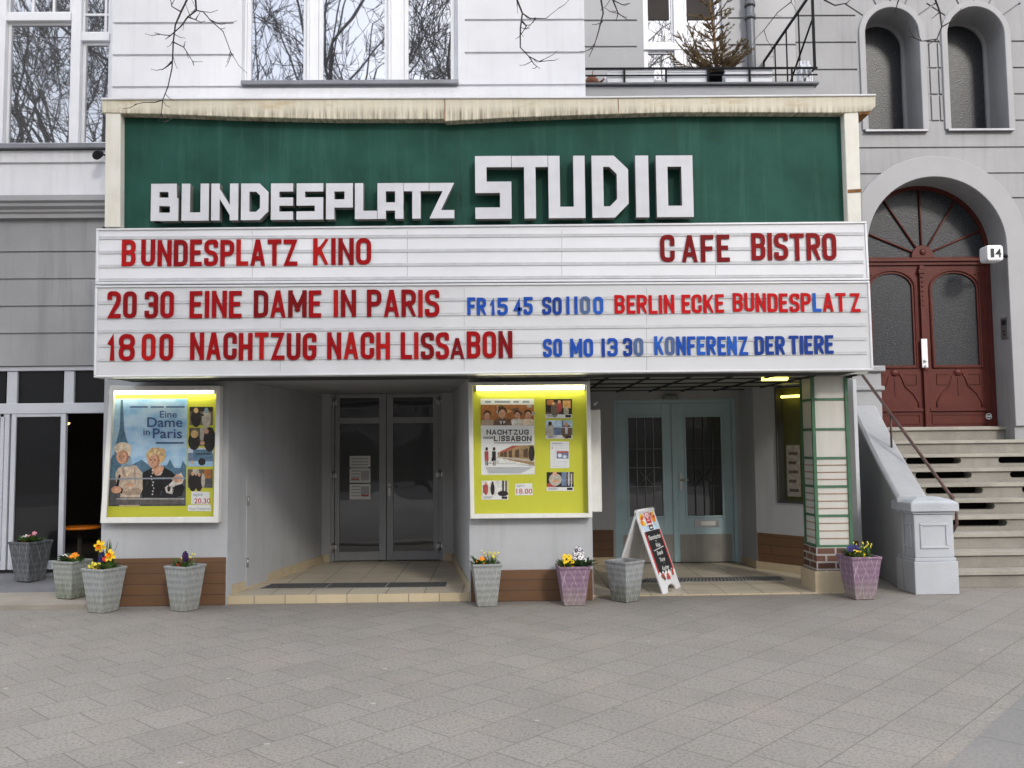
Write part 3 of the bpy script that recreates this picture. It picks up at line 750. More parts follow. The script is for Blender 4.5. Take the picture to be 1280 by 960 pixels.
x0, z0, x1, z1 = rect(868, 649.5, 898.5, 658.5, dy); q = MB(); q.box(x0,dy-.012,z0,x1,dy-.0005,z1); q.box(x0+.09,dy-.014,z0+.02,x1-.05,dy-.0122,z1-.02,1); q.build('letter_slot', [M['steel'], M['paper']], l2, bevel=.003)
q = MB(); x0, z0, x1, z1 = rect(829,494.5,847,499.5,2.68); q.box(x0,2.60,z0,x1,2.699,z1); q.build('door_closer', M['grille'], house, bevel=.008)
# soffits: plain over the left recess, gridded glass over the right one
b = MB(); b.box(XL1-.05, .07, ZC+.001, XM1-.1, 2.72, ZC+.10); b.build('soffit', M['grey_stucco'], house)
mat('soffit_glass', (.32,.33,.30), .5, .2, 3)
b = MB(); b.box(XM1, -.05, ZC+.002, 4.09, 2.85, ZC+.06)
sof = b.build('soffit', M['soffit_glass'], house)
b = MB()
for k in range(7): x = XM1+.2+k*.46; b.box(x-.010, -.05, ZC-.016, x+.010, 2.70, ZC+.0015)
for k in range(4): y = .35+k*.7; b.box(XM1, y-.009, ZC-.013, 4.08, y+.009, ZC+.0005)
b.build('soffit_batten', M['soffit_dark'], sof)
# ------------------------------------------------------------------ loggia and balcony of the apartment building
LX0, LX1 = XR, xat(1019, 100, .6)
wx0, wz0, wx1, wz1 = rect(803.5, -90, 902, 100, HW)
cuts = MB()
for py in (25.5, 58.5): cuts.box(LX0-.3, HW-.1, zat(760,py,HW)-.014, xat(796,py,HW), HW+.022, zat(760,py,HW)+.014)
for py in (22.5, 56): cuts.box(xat(910,py,HW), HW-.1, zat(960,py,HW)-.014, 4.5, HW+.022, zat(960,py,HW)+.014)
plate(rpts(LX0-.6, 5.0, 4.349, 9.8), [rpts(wx0, wz0, wx1, wz1)], HW, HW+.4, 'loggia_wall', M['loggia_stucco'], house, cuts)
wy = HW+.06
f = MB(); zt = wz1
f.box(wx0, wy, wz0, xat(805.5,60,wy)+.05, wy+.1, zt); f.box(wx1-.06, wy, wz0, wx1, wy+.1, zt)
f.box(xat(842,30,wy), wy-.02, wz0, xat(853,30,wy), wy+.1, zt); f.box(wx0, wy-.03, zat(850,63,wy), wx1, wy+.1, zat(850,55,wy))
win = f.build('window', M['trim_white'], house, bevel=.005)
zm = zat(850,55,wy)
for a, c in ((803.5,843), (852,898)):
    sash(win, xat(a,30,wy)+.04, zm, xat(c,30,wy)-.002, zat(850,1,wy)+.10, wy+.02, M['trim_white'], M['window_glass'], .04)
    sash(win, xat(a,80,wy)+.04, zat(850,112,wy), xat(c,80,wy)-.002, zat(850,63,wy), wy+.02, M['trim_white'], M['window_glass'], .04)
mat('blind', (.045,.04,.038), .8, spec=.1)
for a, c in ((806,841), (854,897)):
    q = MB(); q.box(xat(a,10,wy)+.05, wy+.03, zat(820,23.5,wy), xat(c,10,wy)-.05, wy+.037, zat(820,-4,wy)); q.build('blind', M['blind'], win)
q = MB(); gx = xat(938.5, 30, HW-.12); q.tube([(gx,HW-.10,5.2),(gx,HW-.10,9.5)], .062, 12)
for z in (zat(938,22,HW-.1), zat(938,6,HW-.1)): q.tube([(gx,HW-.10,z-.03),(gx,HW-.10,z+.03)], .078, 12)
q.build('drainpipe', M['gutter'], house)
# slab and railing
BF = .6
sx0, sx1 = xat(731,110,BF), LX1
zt0, zb0 = zat(870,103.5,BF), zat(870,124,BF)
q = MB(); q.box(sx0, BF+.02, zb0-.1, sx1, HW, zt0-.03); q.box(sx0-.02, BF-.03, zt0-.029, sx1+.04, HW, zt0, 1)
bal = q.build('balcony', [M['loggia_stucco'], M['gutter']], house, bevel=.006)
q = MB(); zr = zat(870,85.5,BF); zm = zat(870,94,BF)
q.box(sx0, BF-.012, zr-.011, sx1+.03, BF+.012, zr+.011); q.box(sx0, BF-.008, zm-.007, sx1+.03, BF+.008, zm+.007)
for px in (780.5,832.5,885,937,990): x = xat(px,95,BF); q.box(x-.010, BF-.010, zt0, x+.010, BF+.010, zr-.0115)
cx = sx1; HR = zt0+1.15
q.box(cx-.014, BF-.014, zr+.0115, cx+.014, BF+.014, HR)
q.box(cx-.012, BF+.015, HR-.03, cx+.012, HW-.02, HR)
for y in (BF+.5, BF+.98, BF+1.46): q.box(cx-.008, y-.008, zt0, cx+.008, y+.008, HR-.03)
q.box(cx-.012, HW-.04, zt0, cx+.012, HW-.02, HR-.03); q.box(cx-.009, BF+.015, zr-.01, cx+.009, HW-.05, zr+.008)
q.tube([(cx,BF+.02,HR-.35),(cx,HW-.5,zt0+.06)], .012, 6)
q.build('railing', M['black_iron'], bal)
# things on the balcony
def trough(px0, px1, py0, py1, label):
    Y = BF+.022; x0, z0, x1, z1 = rect(px0, py0, px1, py1, Y); z0 = zt0+.001; w = .20; t = .012
    q = MB(); q.box(x0,Y,z0,x1,Y+t,z1-.031); q.box(x0,Y+w-t,z0,x1,Y+w,z1-.031); q.box(x0,Y+t,z0,x0+t,Y+w-t,z1-.031); q.box(x1-t,Y+t,z0,x1,Y+w-t,z1-.031); q.box(x0-.008,Y-.008,z1-.03,x1+.008,Y+t+.004,z1); q.box(x0-.008,Y+w-t-.004,z1-.03,x1+.008,Y+w+.008,z1)
    root = thing('flower_trough', ((x0+x1)/2, Y+w/2, z0), label, 'flower trough', 'white flower troughs on the balcony')
    q.build('trough', M['planter_white'], root, bevel=.003)
    q = MB(); q.box(x0+.02, Y+.02, z1-.05, x1-.02, Y+w-.02, z1-.0305); q.build('soil', M['soil'], root)
trough(759, 817, 88, 102, 'white flower trough on the balcony nearest the white wall')
trough(833, 884, 87.5, 102, 'white flower trough on the balcony just left of the fir')
trough(906.5, 937, 86, 101, 'white flower trough on the balcony just right of the fir')
trough(938.5, 965, 85, 100.5, 'white flower trough on the balcony nearest the side railing')
# dried fir in a pot
fx, fy = xat(896, 80, BF+.28), BF+.28
fir = thing('fir_tree', (fx, fy, zt0), 'dried brownish fir tree in a dark pot on the balcony', 'fir tree')
q = MB(); q.lathe([(.0,0),(.10,0),(.125,.20),(.135,.20),(.135,.215),(.11,.215),(.105,.18),(0,.18)], fx, fy, 16, zb=zt0); q.build('pot', M['black_iron'], fir)
zf = zt0+.18; H = 1.35
q = MB(); q.tube([(fx,fy,zf),(fx-.02,fy,zf+.5),(fx-.06,fy,zf+.95),(fx-.10,fy,zf+H)], [.022,.018,.011,.004], 7); q.build('trunk', M['fir_brown'], fir)
q = MB(); rng = random.Random(3)
def firbranch(base, d, ln, lvl=0):
    n = max(3, int(ln/.05)); pts = [Vector(base)]; dd = Vector(d).normalized()
    for i in range(n):
        dd = (dd+Vector((rng.uniform(-.12,.12), rng.uniform(-.12,.12), .05+rng.uniform(-.06,.08)))).normalized(); pts.append(pts[-1]+dd*ln/n)
    q.tube([tuple(p) for p in pts], [.007*(1-i/(n+1))+.002 for i in range(n+1)], 4, 1)
    for i in range(1, n+1):
        for k in range(15):
            p = pts[i-1].lerp(pts[i], rng.random()); a = rng.uniform(0, 6.28); t = (pts[i]-pts[i-1]).normalized(); u = t.orthogonal().normalized(); w = t.cross(u)
            e = (u*math.cos(a)+w*math.sin(a))*.026*rng.uniform(.7,1.2)+t*.018; s = t.cross(e).normalized()*.0042
            q._add([tuple(p-s), tuple(p+s), tuple(p+e)], [(0,1,2)], 0 if rng.random() < .72 else 1)
    if lvl == 0:
        for i in range(1, n):
            for sgn in (-1, 1):
                if rng.random() < .45:
                    t = (pts[i]-pts[i-1]).normalized(); u = t.cross(Vector((0,0,1))).normalized()
                    firbranch(pts[i], t*.75+u*sgn*.8, ln*rng.uniform(.25,.45)*(1-.5*i/n), 1)
for lev, (h, ln, cnt) in enumerate(((.02,.70,7),(.09,.72,6),(.18,.60,6),(.32,.36,4),(.48,.42,4),(.62,.30,4),(.76,.40,4),(.92,.26,3),(1.08,.22,3),(1.24,.14,3))):
    for k in range(cnt):
        a = 6.283*k/cnt+lev*.7+rng.uniform(-.3,.3)
        firbranch((fx-.06*h, fy, zf+h), (math.cos(a), math.sin(a)*.75, rng.uniform(.1,.7)), ln*rng.uniform(.55,1.15))
q.build('branches', [M['fir_needles'], M['fir_brown']], fir)
# white lantern and a brown pot
q = MB(); x0, z0, x1, z1 = rect(1001, 73, 1016, 99, BF+.09); cx_, w = (x0+x1)/2, (x1-x0)/2; yc = BF+.09+w; z0 = zt0+.001; hh = z1-z0
q.box(cx_-w,yc-w,z0,cx_+w,yc+w,z0+.02)
for sx in (-1,0,1):
    for sy_ in (-1,0,1):
        if sx or sy_: q.box(cx_+sx*w*.85-.010,yc+sy_*w*.85-.010,z0+.0205,cx_+sx*w*.85+.010,yc+sy_*w*.85+.010,z0+hh*.62)
q.box(cx_-w,yc-w,z0+hh*.62+.0005,cx_+w,yc+w,z0+hh*.70); q.box(cx_-w*.75,yc-w*.75,z0+hh*.7005,cx_+w*.75,yc+w*.75,z0+hh*.8)
for s in (-.6,0,.6): q.box(cx_+s*w-.012,yc-.012,z0+hh*.8005,cx_+s*w+.012,yc+.012,z0+hh)
tag(q.build('lantern', M['planter_white'], loc=(cx_,yc,z0), bevel=.003), 'small white openwork lantern in the balcony corner', 'lantern')
q = MB(); px = at(740,95,BF+.12); z0 = zt0+.001
q.lathe([(0,0),(.06,0),(.085,.05),(.08,.10),(.05,.125),(.055,.14),(.045,.14),(.04,.11),(0,.11)], px.x, BF+.14, 16, zb=z0)
q.tube([(px.x+.07,BF+.14,z0+.05),(px.x+.13,BF+.14,z0+.09),(px.x+.15,BF+.14,z0+.12)], [.018,.013,.010], 7); q.tube([(px.x,BF+.14,z0+.13),(px.x+.01,BF+.14,z0+.2),(px.x+.03,BF+.14,z0+.23)], [.006,.006,.004], 5)
tag(q.build('watering_can', M['terracotta'], loc=(px.x,BF+.14,z0)), 'small brown pot with a spout at the balcony end', 'pot')

# ------------------------------------------------------------------ entrance house with arched portal
EX1 = 10.5
ent = thing('entrance_house', (7.2, HW, 0), 'grey stuccoed house front with arched red door above a stone stair', 'building')
n1x0, n1z0, n1x1, _ = rect(1083, 60, 1151, 163, HW); n1z0 = zat(1115,163,HW)
n2x0, _, n2x1, _ = rect(1186, 60, 1258, 163, HW); n2z0 = zat(1222,162,HW)
r1, r2 = (n1x1-n1x0)/2, (n2x1-n2x0)/2
n1s, n2s = zat(1115,10,HW)-r1, zat(1221,9,HW)-r2
px0, px1 = xat(1086,330,HW)-.02, xat(1258,330,HW); pr = (px1-px0)/2; pcx = (px0+px1)/2
pzs = zat(1178,221.5,HW)-pr
LAND = .189*10
cuts = MB()
XE0 = 4.35
for py in (19.5,53,87): cuts.box(XE0-.2, HW-.1, zat(1050,py,HW)-.014, n1x0-.12, HW+.022, zat(1050,py,HW)+.014)
for py in (52,85,118,151):
    z = zat(1165,py,HW); cuts.box(n1x1+.11, HW-.1, z-.014, n2x0-.10, HW+.022, z+.014); cuts.box(n2x1+.11, HW-.1, z-.014, EX1+.1, HW+.022, z+.014)
for x in (n1x1+.14, n2x0-.14): cuts.box(x-.012, HW-.1, zat(1165,151,HW), x+.012, HW+.022, zat(1165,52,HW))
for py in (184.5, 217, 248): z = zat(1178,py,HW); cuts.box(XE0-.2, HW-.1, z-.014, EX1+.1, HW+.022, z+.014)
for k in range(1, 6): z = zat(1178,248,HW)-k*.36; cuts.box(XE0-.2, HW-.1, z-.012, EX1+.1, HW+.018, z+.012)
z = n2s+r2*1.15
for cxx, r, s in (((n1x0+n1x1)/2, r1, n1s), ((n2x0+n2x1)/2, r2, n2s)):     # voussoir joints
    for a in (35, 65, 90, 115, 145):
        c, sn = math.cos(R(a)), math.sin(R(a)); p0, p1 = r+.10, r+.42
        q = [(cxx+c*p0-sn*.012, s+sn*p0+c*.012), (cxx+c*p0+sn*.012, s+sn*p0-c*.012), (cxx+c*p1+sn*.012, s+sn*p1-c*.012), (cxx+c*p1-sn*.012, s+sn*p1+c*.012)]
        cuts.prism(q, HW-.1, HW+.022)
plate(rpts(XE0, 0, EX1, 9.8), [arch(n1x0,n1x1,n1z0,n1s), arch(n2x0,n2x1,n2z0,n2s), arch(px0,px1,LAND-.3,pzs,36)], HW, HW+.55, 'wall', M['grey_stucco'], ent, cuts)
def ring(x0, x1, z0, zs, w, nm, m, y0=HW-.03, n=28):
    o = arch(x0-w, x1+w, z0, zs, n); i = arch(x0+.001, x1-.001, z0-.05, zs, n)
    # open-bottomed hoop
    q = MB(); O, I = o[1:]+[o[0]], i[1:]+[i[0]]
    I[0] = (I[0][0], z0); I[-1] = (I[-1][0], z0)
    k = len(O); vs = []
    for a, c in zip(O, I): vs += [(a[0],y0,a[1]),(c[0],y0,c[1]),(a[0],HW-.0005,a[1]),(c[0],HW-.0005,c[1])]
    fs = []
    for j in range(k-1):
        a, c = 4*j, 4*j+4; fs += [(a,c,c+1,a+1),(a,a+2,c+2,c),(a+1,c+1,c+3,a+3)]
    fs += [(0,1,3,2),(4*k-4,4*k-2,4*k-1,4*k-3)]
    q._add(vs, fs); return q.build(nm, m, ent, bevel=.006)
ring(n1x0, n1x1, n1z0, n1s, .085, 'window_surround', M['surround_stucco']); ring(n2x0, n2x1, n2z0, n2s, .085, 'window_surround', M['surround_stucco'])
ring(px0, px1, LAND, pzs, .30, 'portal_surround', M['surround_stucco'], HW-.04, 36)
for x0, x1, z0, s in ((n1x0,n1x1,n1z0,n1s), (n2x0,n2x1,n2z0,n2s)):
    Y = HW+.44; o = arch(x0, x1, z0+.001, s); q = MB()
    fr = plate(o, [arch(x0+.05, x1-.05, z0+.05, s)], Y, Y+.08, 'window', M['surround_stucco'], ent)
    q.prism(arch(x0+.03, x1-.03, z0+.03, s), Y+.04, Y+.05); q.build('pane', M['frosted_glass'], fr)
    q = MB(); q.box(x0-.06, HW-.06, z0-.035, x1+.06, HW+.44, z0); q.build('sill', M['zinc'], fr, bevel=.004)
# red portal door
DY = HW+.42
dz0, dzt = LAND+.005, zat(1160,330,DY)
xl, xr_ = px0+.0, px1-.0
q = MB()
q.box(xl, DY-.03, dzt-.02, xr_, DY+.08, dzt+.085); q.box(xl, DY-.06, dzt+.03, xr_, DY-.0305, dzt+.075)
q.box(xl, DY-.012, dz0, xl+.07, DY+.08, dzt-.0205); q.box(xr_-.07, DY-.012, dz0, xr_, DY+.08, dzt-.0205)
q.build('door_frame', M['red_wood'], ent, bevel=.005)
fzs, fr_ = dzt+.0855, pr
zc = pzs
hoop = arch(px0, px1, fzs, max(pzs, fzs+.01), 36); hin = arch(px0+.06, px1-.06, fzs+.02, max(pzs, fzs+.03), 36)
fan = plate(hoop, [hin], DY, DY+.06, 'fanlight', M['red_wood'], ent)
q = MB(); q.prism(arch(px0+.03, px1-.03, fzs+.005, max(pzs, fzs+.01), 36), DY+.03, DY+.036); q.build('pane', M['frosted_glass'], fan)
q = MB(); cz = fzs+.04
for a in (22, 56, 90, 124, 158):
    c, s = math.cos(R(a)), math.sin(R(a)); q.tube([(pcx+c*.14, DY+.012, cz+s*.14), (pcx+c*(pr-.03), DY+.012, cz+s*(pr-.03)+(pzs-cz)*s)], .016, 6)
q.prism([(pcx+.17*math.cos(math.pi*k/14), fzs+.002+.19*math.sin(math.pi*k/14)) for k in range(15)], DY-.02, DY+.05)
q.ball((pcx, DY-.02, fzs+.09), .05, 10, sq=(1,.5,1)); q.build('glazing_bars', M['red_wood'], fan, bevel=.004)
cxm = pcx
def red_leaf(x0, x1, mirror):
    w = x1-x0; gb, gt, gs = zat(1200,456,DY), zat(1200,341,DY), None
    ga0, ga1 = x0+w*.17+(0 if mirror else 0), x1-w*.15
    gs = gt-(ga1-ga0)*.36
    d = plate(rpts(x0, dz0, x1, dzt-.022), [arch(ga0, ga1, gb, gs, 20, rise=gt-gs)], DY, DY+.05, 'door_leaf', M['red_wood'], ent)
    q = MB(); q.box(ga0-.01, DY+.025, gb-.01, ga1+.01, DY+.033, gt+.01); q.build('pane', M['frosted_glass'], d)
    m = MB()                                 # mouldings
    O = arch(ga0-.04, ga1+.04, gb-.04, gs, 20, rise=gt-gs+.04)
    m.tube([(a,DY-.006,c) for a, c in O+[O[0]]], .016, 5)
    cx = (ga0+ga1)/2; pz1, pz0 = gb-.09, zat(1200,511,DY)
    def curve(s): return [(cx+s*.06,DY-.004,pz1-.03),(cx+s*.10,DY-.004,pz1-.10),(cx+s*.14,DY-.004,pz1-.22),(cx+s*.26,DY-.004,pz1-.33),(cx+s*.33,DY-.004,pz0+.10),(cx+s*.33,DY-.004,pz0+.03)]
    for s in (-1,1):
        m.tube(curve(s), .012, 6); m.box(cx+s*.15, DY-.010, pz1-.20, cx+s*.32, DY-.0005, pz1-.19); m.box(cx+s*.31, DY-.010, pz1-.19, cx+s*.32, DY-.0005, pz1-.05); m.box(cx+s*.15, DY-.010, pz1-.05, cx+s*.32, DY-.0005, pz1-.04)
    m.ball((cx, DY-.006, pz1-.02), .065, 10, sq=(1,.35,.8)); m.box(cx-.012, DY-.008, pz1-.36, cx+.012, DY-.0005, pz1-.10)
    m.box(x0+.05, DY-.03, pz0-.03, x1-.05, DY-.0005, pz0+.01)
    for z in (pz0-.08, dz0+.05): m.box(x0+.09, DY-.010, z-.008, x1-.09, DY-.0005, z+.008)
    for x in (x0+.09, x1-.09): m.box(x-.008, DY-.0105, dz0+.05, x+.008, DY-.0005, pz0-.08)
    for i in range(3): m.ball((x1-.10-.05*i if mirror else x0+.10+.05*i, DY-.002, gt+.01-.03*i), .022, 8, sq=(1,.5,1))
    m.build('mouldings', M['red_wood'], d)
    return d
le = red_leaf(xl+.072, cxm-.045, False); ri = red_leaf(cxm-.040, xr_-.072, True)
q = MB(); q.box(cxm-.075, DY-.045, dz0+.005, cxm-.005, DY-.0005, dzt-.15); q.box(cxm-.09, DY-.06, dzt-.149, cxm+.01, DY-.0005, dzt-.09); q.box(cxm-.075, DY-.055, dzt-.0895, cxm-.005, DY-.0005, dzt-.03)
for k in range(7): q.ball((cxm-.04, DY-.05, dzt-.2-.07*k), .022-.0015*k, 8, sq=(1,.6,1))
q.ball((cxm-.04, DY-.045, zat(1160,462,DY)), .03, 8, sq=(1,.5,1)); q.build('astragal', M['red_wood'], ri, bevel=.005)
x0, z0, x1, z1 = rect(1152, 423.5, 1159.5, 459.5, DY-.05); q = MB(); q.box(x0, DY-.056, z0, x1, DY-.046, z1); q.ball(((x0+x1)/2, DY-.075, z0+.1), .025, 8); q.tube([((x0+x1)/2,DY-.06,z0+.03),((x0+x1)/2+.0,DY-.09,z0+.02)], .016, 7); q.build('door_handle', M['trim_white'], le, bevel=.003)
q = MB(); c = at(1236,520.5,DY-.012); q.prism([(c.x+.045*math.cos(R(a)), c.z+.045*math.sin(R(a))) for a in range(0,360,20)], DY-.0135, DY-.0112, 0)
q.prism([(c.x+.036*math.cos(R(a)), c.z+.036*math.sin(R(a))) for a in range(0,360,20)], DY-.0145, DY-.0136, 1); q.box(c.x-.03, DY-.0152, c.z-.006, c.x+.03, DY-.0146, c.z+.012, 0); q.box(c.x-.012, DY-.0152, c.z-.028, c.x+.012, DY-.0146, c.z-.018, 0)
q.build('sticker', [M['paper'], M['ink']], ri)
# flight of stone steps, wider towards the street
RISE, TR, S0 = .189, .26, .5
def PX(Y): return 4.70+(5.09-4.70)*(Y-.3)/2.28      # middle of the parapet
st = MB(); vo = []
for i in range(10):
    y, za, zb_ = S0+TR*i, RISE*i, RISE*(i+1); x0 = PX(y)
    last = i == 9
    st.box(x0, y-.035, zb_-.045, EX1, (HW+.5 if last else y+TR+.03), zb_, 1)
    if 3 <= i <= 7:
        top = zb_-.046; z0 = top-.09
        cells = [(5.58,6.34),(6.86,7.62),(8.14,8.9)]; xs = x0
        for a, c in cells:
            st.box(xs, y, za, a, y+.2, top); st.box(a, y, za, c, y+.2, z0)
            for sx, xe in ((1,a),(-1,c)):       # rounded ends
                for zz_, sz in ((z0,1),(top,-1)):
                    st.prism([(xe,zz_)]+[(xe+sx*.045*(1-math.sin(math.pi/2*k/4)), zz_+sz*.045*(1-math.cos(math.pi/2*k/4))) for k in range(5)], y+.001, y+.19)
            xs = c
            vo.append((a-.01, y+.19, za+.0, c+.01, y+.199, top))
        st.box(xs, y, za, EX1, y+.2, top)
    else: st.box(x0, y, za, EX1, y+.2, zb_-.046)
stairs = st.build('steps', [M['stair_stone'], M['tread_stone']], ent, bevel=.008)
for v in vo: q = MB(); q.box(*v); q.build('slot_dark_sheet', M['black_void'], stairs)  # black sheets closing the light well slots, colour stands in for darkness inside
# parapet, newel, handrail
pa = MB(); Y0, Y1 = .30, HW-.02
hz0, hz1 = 1.06, 2.30
def psec(Y, z, w): x = PX(Y); return [(x-w,Y,0),(x+w,Y,0),(x+w,Y,z),(x-w,Y,z)]
nk = 8
def pz(t): return hz0+(hz1-hz0)*t-.05*math.sin(math.pi*t)
pa.loft([psec(Y0+(Y1-Y0)*k/nk, pz(k/nk)-.07, .13) for k in range(nk+1)], 0, False)
pa.loft([[(PX(y)-.18,y,z-.069),(PX(y)+.18,y,z-.069),(PX(y)+.18,y,z-.02),(PX(y)+.14,y,z+.015),(PX(y)-.14,y,z+.015),(PX(y)-.18,y,z-.02)] for y, z in [(Y0+(Y1-Y0)*k/nk, pz(k/nk)) for k in range(nk+1)]], 0, False)
pa.box(4.86, HW-.22, 2.0, 5.31, HW-.0005, 2.66); pa.box(4.83, HW-.26, 2.40, 5.34, HW-.0006, 2.46); pa.box(4.82, HW-.28, 2.6605, 5.35, HW-.0007, 2.74)
par = pa.build('parapet', M['parapet_grey'], ent, bevel=.01)
q = MB(); x0, x1 = xat(1144,690,.08), xat(1193,690,.08)
cxn = (x0+x1)/2; yn = .08+.2; hw = (x1-x0)/2
zt_ = zat(1160,643,.05)
def nb(h0, h1, e): q.box(cxn-hw-e, yn-.2-e, h0, cxn+hw+e, yn+.2+e, h1)
nb(0, .36, .025); nb(.3605, .40, .012); nb(.4005, zt_, 0); nb(zt_+.0005, zt_+.03, .02); nb(zt_+.0305, zt_+.12, .05)
q.loft([[(cxn-hw-.05+i,yn-.25+i,z),(cxn+hw+.05-i,yn-.25+i,z),(cxn+hw+.05-i,yn+.25-i,z),(cxn-hw-.05+i,yn+.25-i,z)] for i, z in ((0,zt_+.1205),(.04,zt_+.15),(.15,zt_+.185))], 0, False)
def frame_(xa, xc, za, zc_, Y): 
    for bx in ((xa,za,xc,za+.03),(xa,zc_-.03,xc,zc_),(xa,za+.03,xa+.03,zc_-.03),(xc-.03,za+.03,xc,zc_-.03)): q.box(bx[0], Y-.012, bx[1], bx[2], Y-.0005, bx[3])
frame_(cxn-hw+.06, cxn+hw-.06, .50, zt_-.10, yn-.2)
for za, zc_ in ((.50,.53),(zt_-.13,zt_-.10)): q.box(cxn-hw-.012, yn-.14, za, cxn-hw-.0005, yn+.14, zc_)
for ya in (yn-.14, yn+.11): q.box(cxn-hw-.012, ya, .53, cxn-hw-.0005, ya+.03, zt_-.13)
q.build('newel', M['newel_grey'], ent, bevel=.006)
q = MB(); p0, p1 = at(1076,466,2.0), at(1190,622,.30); p2 = at(1195,632,.22); p3 = at(1196,655,.22); p4 = at(1190,666,.24)
q.tube([tuple(p) for p in (p0, p1, p2, p3, p4)], .019, 8)
a = p0.lerp(p1,.36); q.tube([tuple(a), (a.x, a.y, a.z-.45)], .013, 7); q.ball(tuple(p1+Vector((0,0,.01))), .032, 8)
q.build('handrail', M['rail_brown'], ent)
# house number lamp and bell plate
c = at(1239, 317.5, HW-.12); lp = thing('house_number_lamp', tuple(c), 'white cube lamp with black house number 14 beside the arched door', 'lamp')
q = MB(); q.loft([[(c.x-s*.115,c.y-s*.105,c.z+z),(c.x+s*.115,c.y-s*.105,c.z+z),(c.x+s*.115,c.y+s*.105,c.z+z),(c.x-s*.115,c.y+s*.105,c.z+z)] for s, z in ((.8,-.12),(.97,-.10),(1,0),(.97,.09),(.8,.11))], 0, False)
q.build('shade', M['trim_white'], lp, bevel=.015, seg=3)
q = MB(); Yn = c.y-.106-.003
for t, a0, a1 in (('1',-.068,-.018),('4',-.002,.085)):
    me = text_mesh(t); q.mesh(me, lambda v, a0=a0, a1=a1: (c.x+a0+(a1-a0)*v.x, Yn, c.z-.07+.125*v.y), 0)
q.build('number', M['ink'], lp)
q = MB(); q.tube([(c.x+.115,c.y+.03,c.z),(c.x+.25,c.y+.06,c.z-.02),(c.x+.26,HW-.041,c.z-.02)], .025, 8); q.build('bracket', M['black_iron'], lp)
zb0_, zb1_ = zat(1257,423.5,HW+.1), zat(1257,397.5,HW+.1); bx = px1-.0005
q = MB(); q.box(bx-.012,HW+.03,zb0_,bx,HW+.20,zb1_); o = q.build('bell_panel', M['steel'], loc=(bx,HW+.1,zb0_), bevel=.003); tag(o, 'metal doorbell panel set in the portal jamb', 'doorbell panel')
for z in (zb0_+.06, zb0_+.11):
    q = MB(); q.box(bx-.022,HW+.10,z-.012,bx-.0125,HW+.125,z+.012); q.build('button', M['ink'], o, bevel=.002)
q = MB(); q.box(bx-.0145,HW+.06,zb1_-.10,bx-.0125,HW+.17,zb1_-.03); q.build('speaker_grille', M['ink'], o)
# ------------------------------------------------------------------ tiled column under the marquee
KY = .25
cx0, cx1 = xat(1018.5,580,KY), xat(1060.5,580,KY); KD = .36
cb = zat(1040,733,KY); ck0, ck1 = FR, zat(1040,713.5,KY)
col = thing('tiled_column', ((cx0+cx1)/2, KY+KD/2, FR), 'white tiled column with green bars on a brick foot', 'column')
q = MB(); q.box(cx0-.06,KY-.06,.0,cx1+.06,KY+KD+.06,ck1); q.build('plinth', M['tan_tile'], col, bevel=.005)
kb = zat(1040,684,KY)
q = MB(); q.box(cx0-.028,KY-.028,ck1+.0005,cx1+.028,KY+KD+.028,kb)
q.m[3] = q.m[5] = 1; q.build('brick_foot', [M['column_brick'], M['column_brick_side']], col, bevel=.003)
mat('opal_tile', (.60,.585,.54), .22, .05, 2.5, .05, 20, streak=(.45,.44,.40), streak_amt=.35)
mat('green_bar', (.055,.145,.08), .5, .2, 9)
mat('tile_joint', (.28,.17,.10), .6, .3, 9)
q = MB(); q.box(cx0,KY,kb+.0005,cx1,KY+KD,ZC); q.build('opal_panels', M['opal_tile'], col)
q = MB(); e = .012; j = MB()
ys = [487.5+1.0, 498.5, 536.5, 572, 607.5, 645, 682]     # bars
for py in (499, 536.5, 572.5, 608, 644.5, 682.5):
    z = zat(1040,py,KY); q.box(cx0-e,KY-e,z-.013,cx1+e,KY+KD+e,z+.013)
for ya, yb in ((572.5,608), (608,644.5), (644.5,682.5)):
    for k in (1,2,3):
        z = zat(1040, ya+(yb-ya)*k/4, KY); j.box(cx0-.006,KY-.006,z-.005,cx1+.006,KY+KD+.006,z+.005)
for x in (cx0, cx1):
    for y in (KY, KY+KD): q.box(x-.018,y-.018,kb+.001,x+.018,y+.018,ZC-.001)
q.build('bars', M['green_bar'], col); j.build('tile_joints', M['tile_joint'], col)

# ------------------------------------------------------------------ the marquee
MY = -1.0
GY = MY+.08                                      # green panel
mq = thing('cinema_marquee', (at(610,470,MY).x, MY, ZC), 'projecting cinema marquee with green sign panel and cream weathered roof edge', 'marquee')
FY = MY-.03
fas = [(127,123.5),(330,122.5),(555,122),(556,122),(735,121.5),(900,120),(1094.5,118.5),(1094.5,133),(1088,139),(1056,141),(950,140.5),(840,140.5),(735,143.5),(640,147),(556,151.5),(555,149),(420,149),(290,146),(200,142.5),(127.5,141)]
q = MB(); q.pprism(fas, FY, 1.04)
q.build('roof_edge', M['cream_metal'], mq, bevel=.006)
q = MB(); mat('zinc_sheet', (.62,.62,.64), .5, .12, 2); q.pprism([(126,122),(735,120.3),(1095,117.3),(1095.5,119.5),(735,122.5),(556,123),(126,124.5)], FY-.015, 1.05); q.build('roof_sheet', M['zinc_sheet'], mq, bevel=.003)
q = MB(); q.pbox(555.3,122.5,556.7,151,FY-.004,.003); q.pbox(772.5,121,773.6,142,FY-.004,.003); q.build('roof_joint', M['tile_joint'], mq)
q = MB(); q.pprism([(132,141),(150.5,141),(150,284),(130.5,284)], MY-.02, .42); q.build('post', M['post_white'], mq, bevel=.006)
q = MB(); q.pprism([(1055,139),(1073,138),(1077,277),(1060,278)], MY-.02, .42); p = q.build('post', M['post_white'], mq, bevel=.006)
mat('rust', (.22,.10,.035), .9, .4, 12)
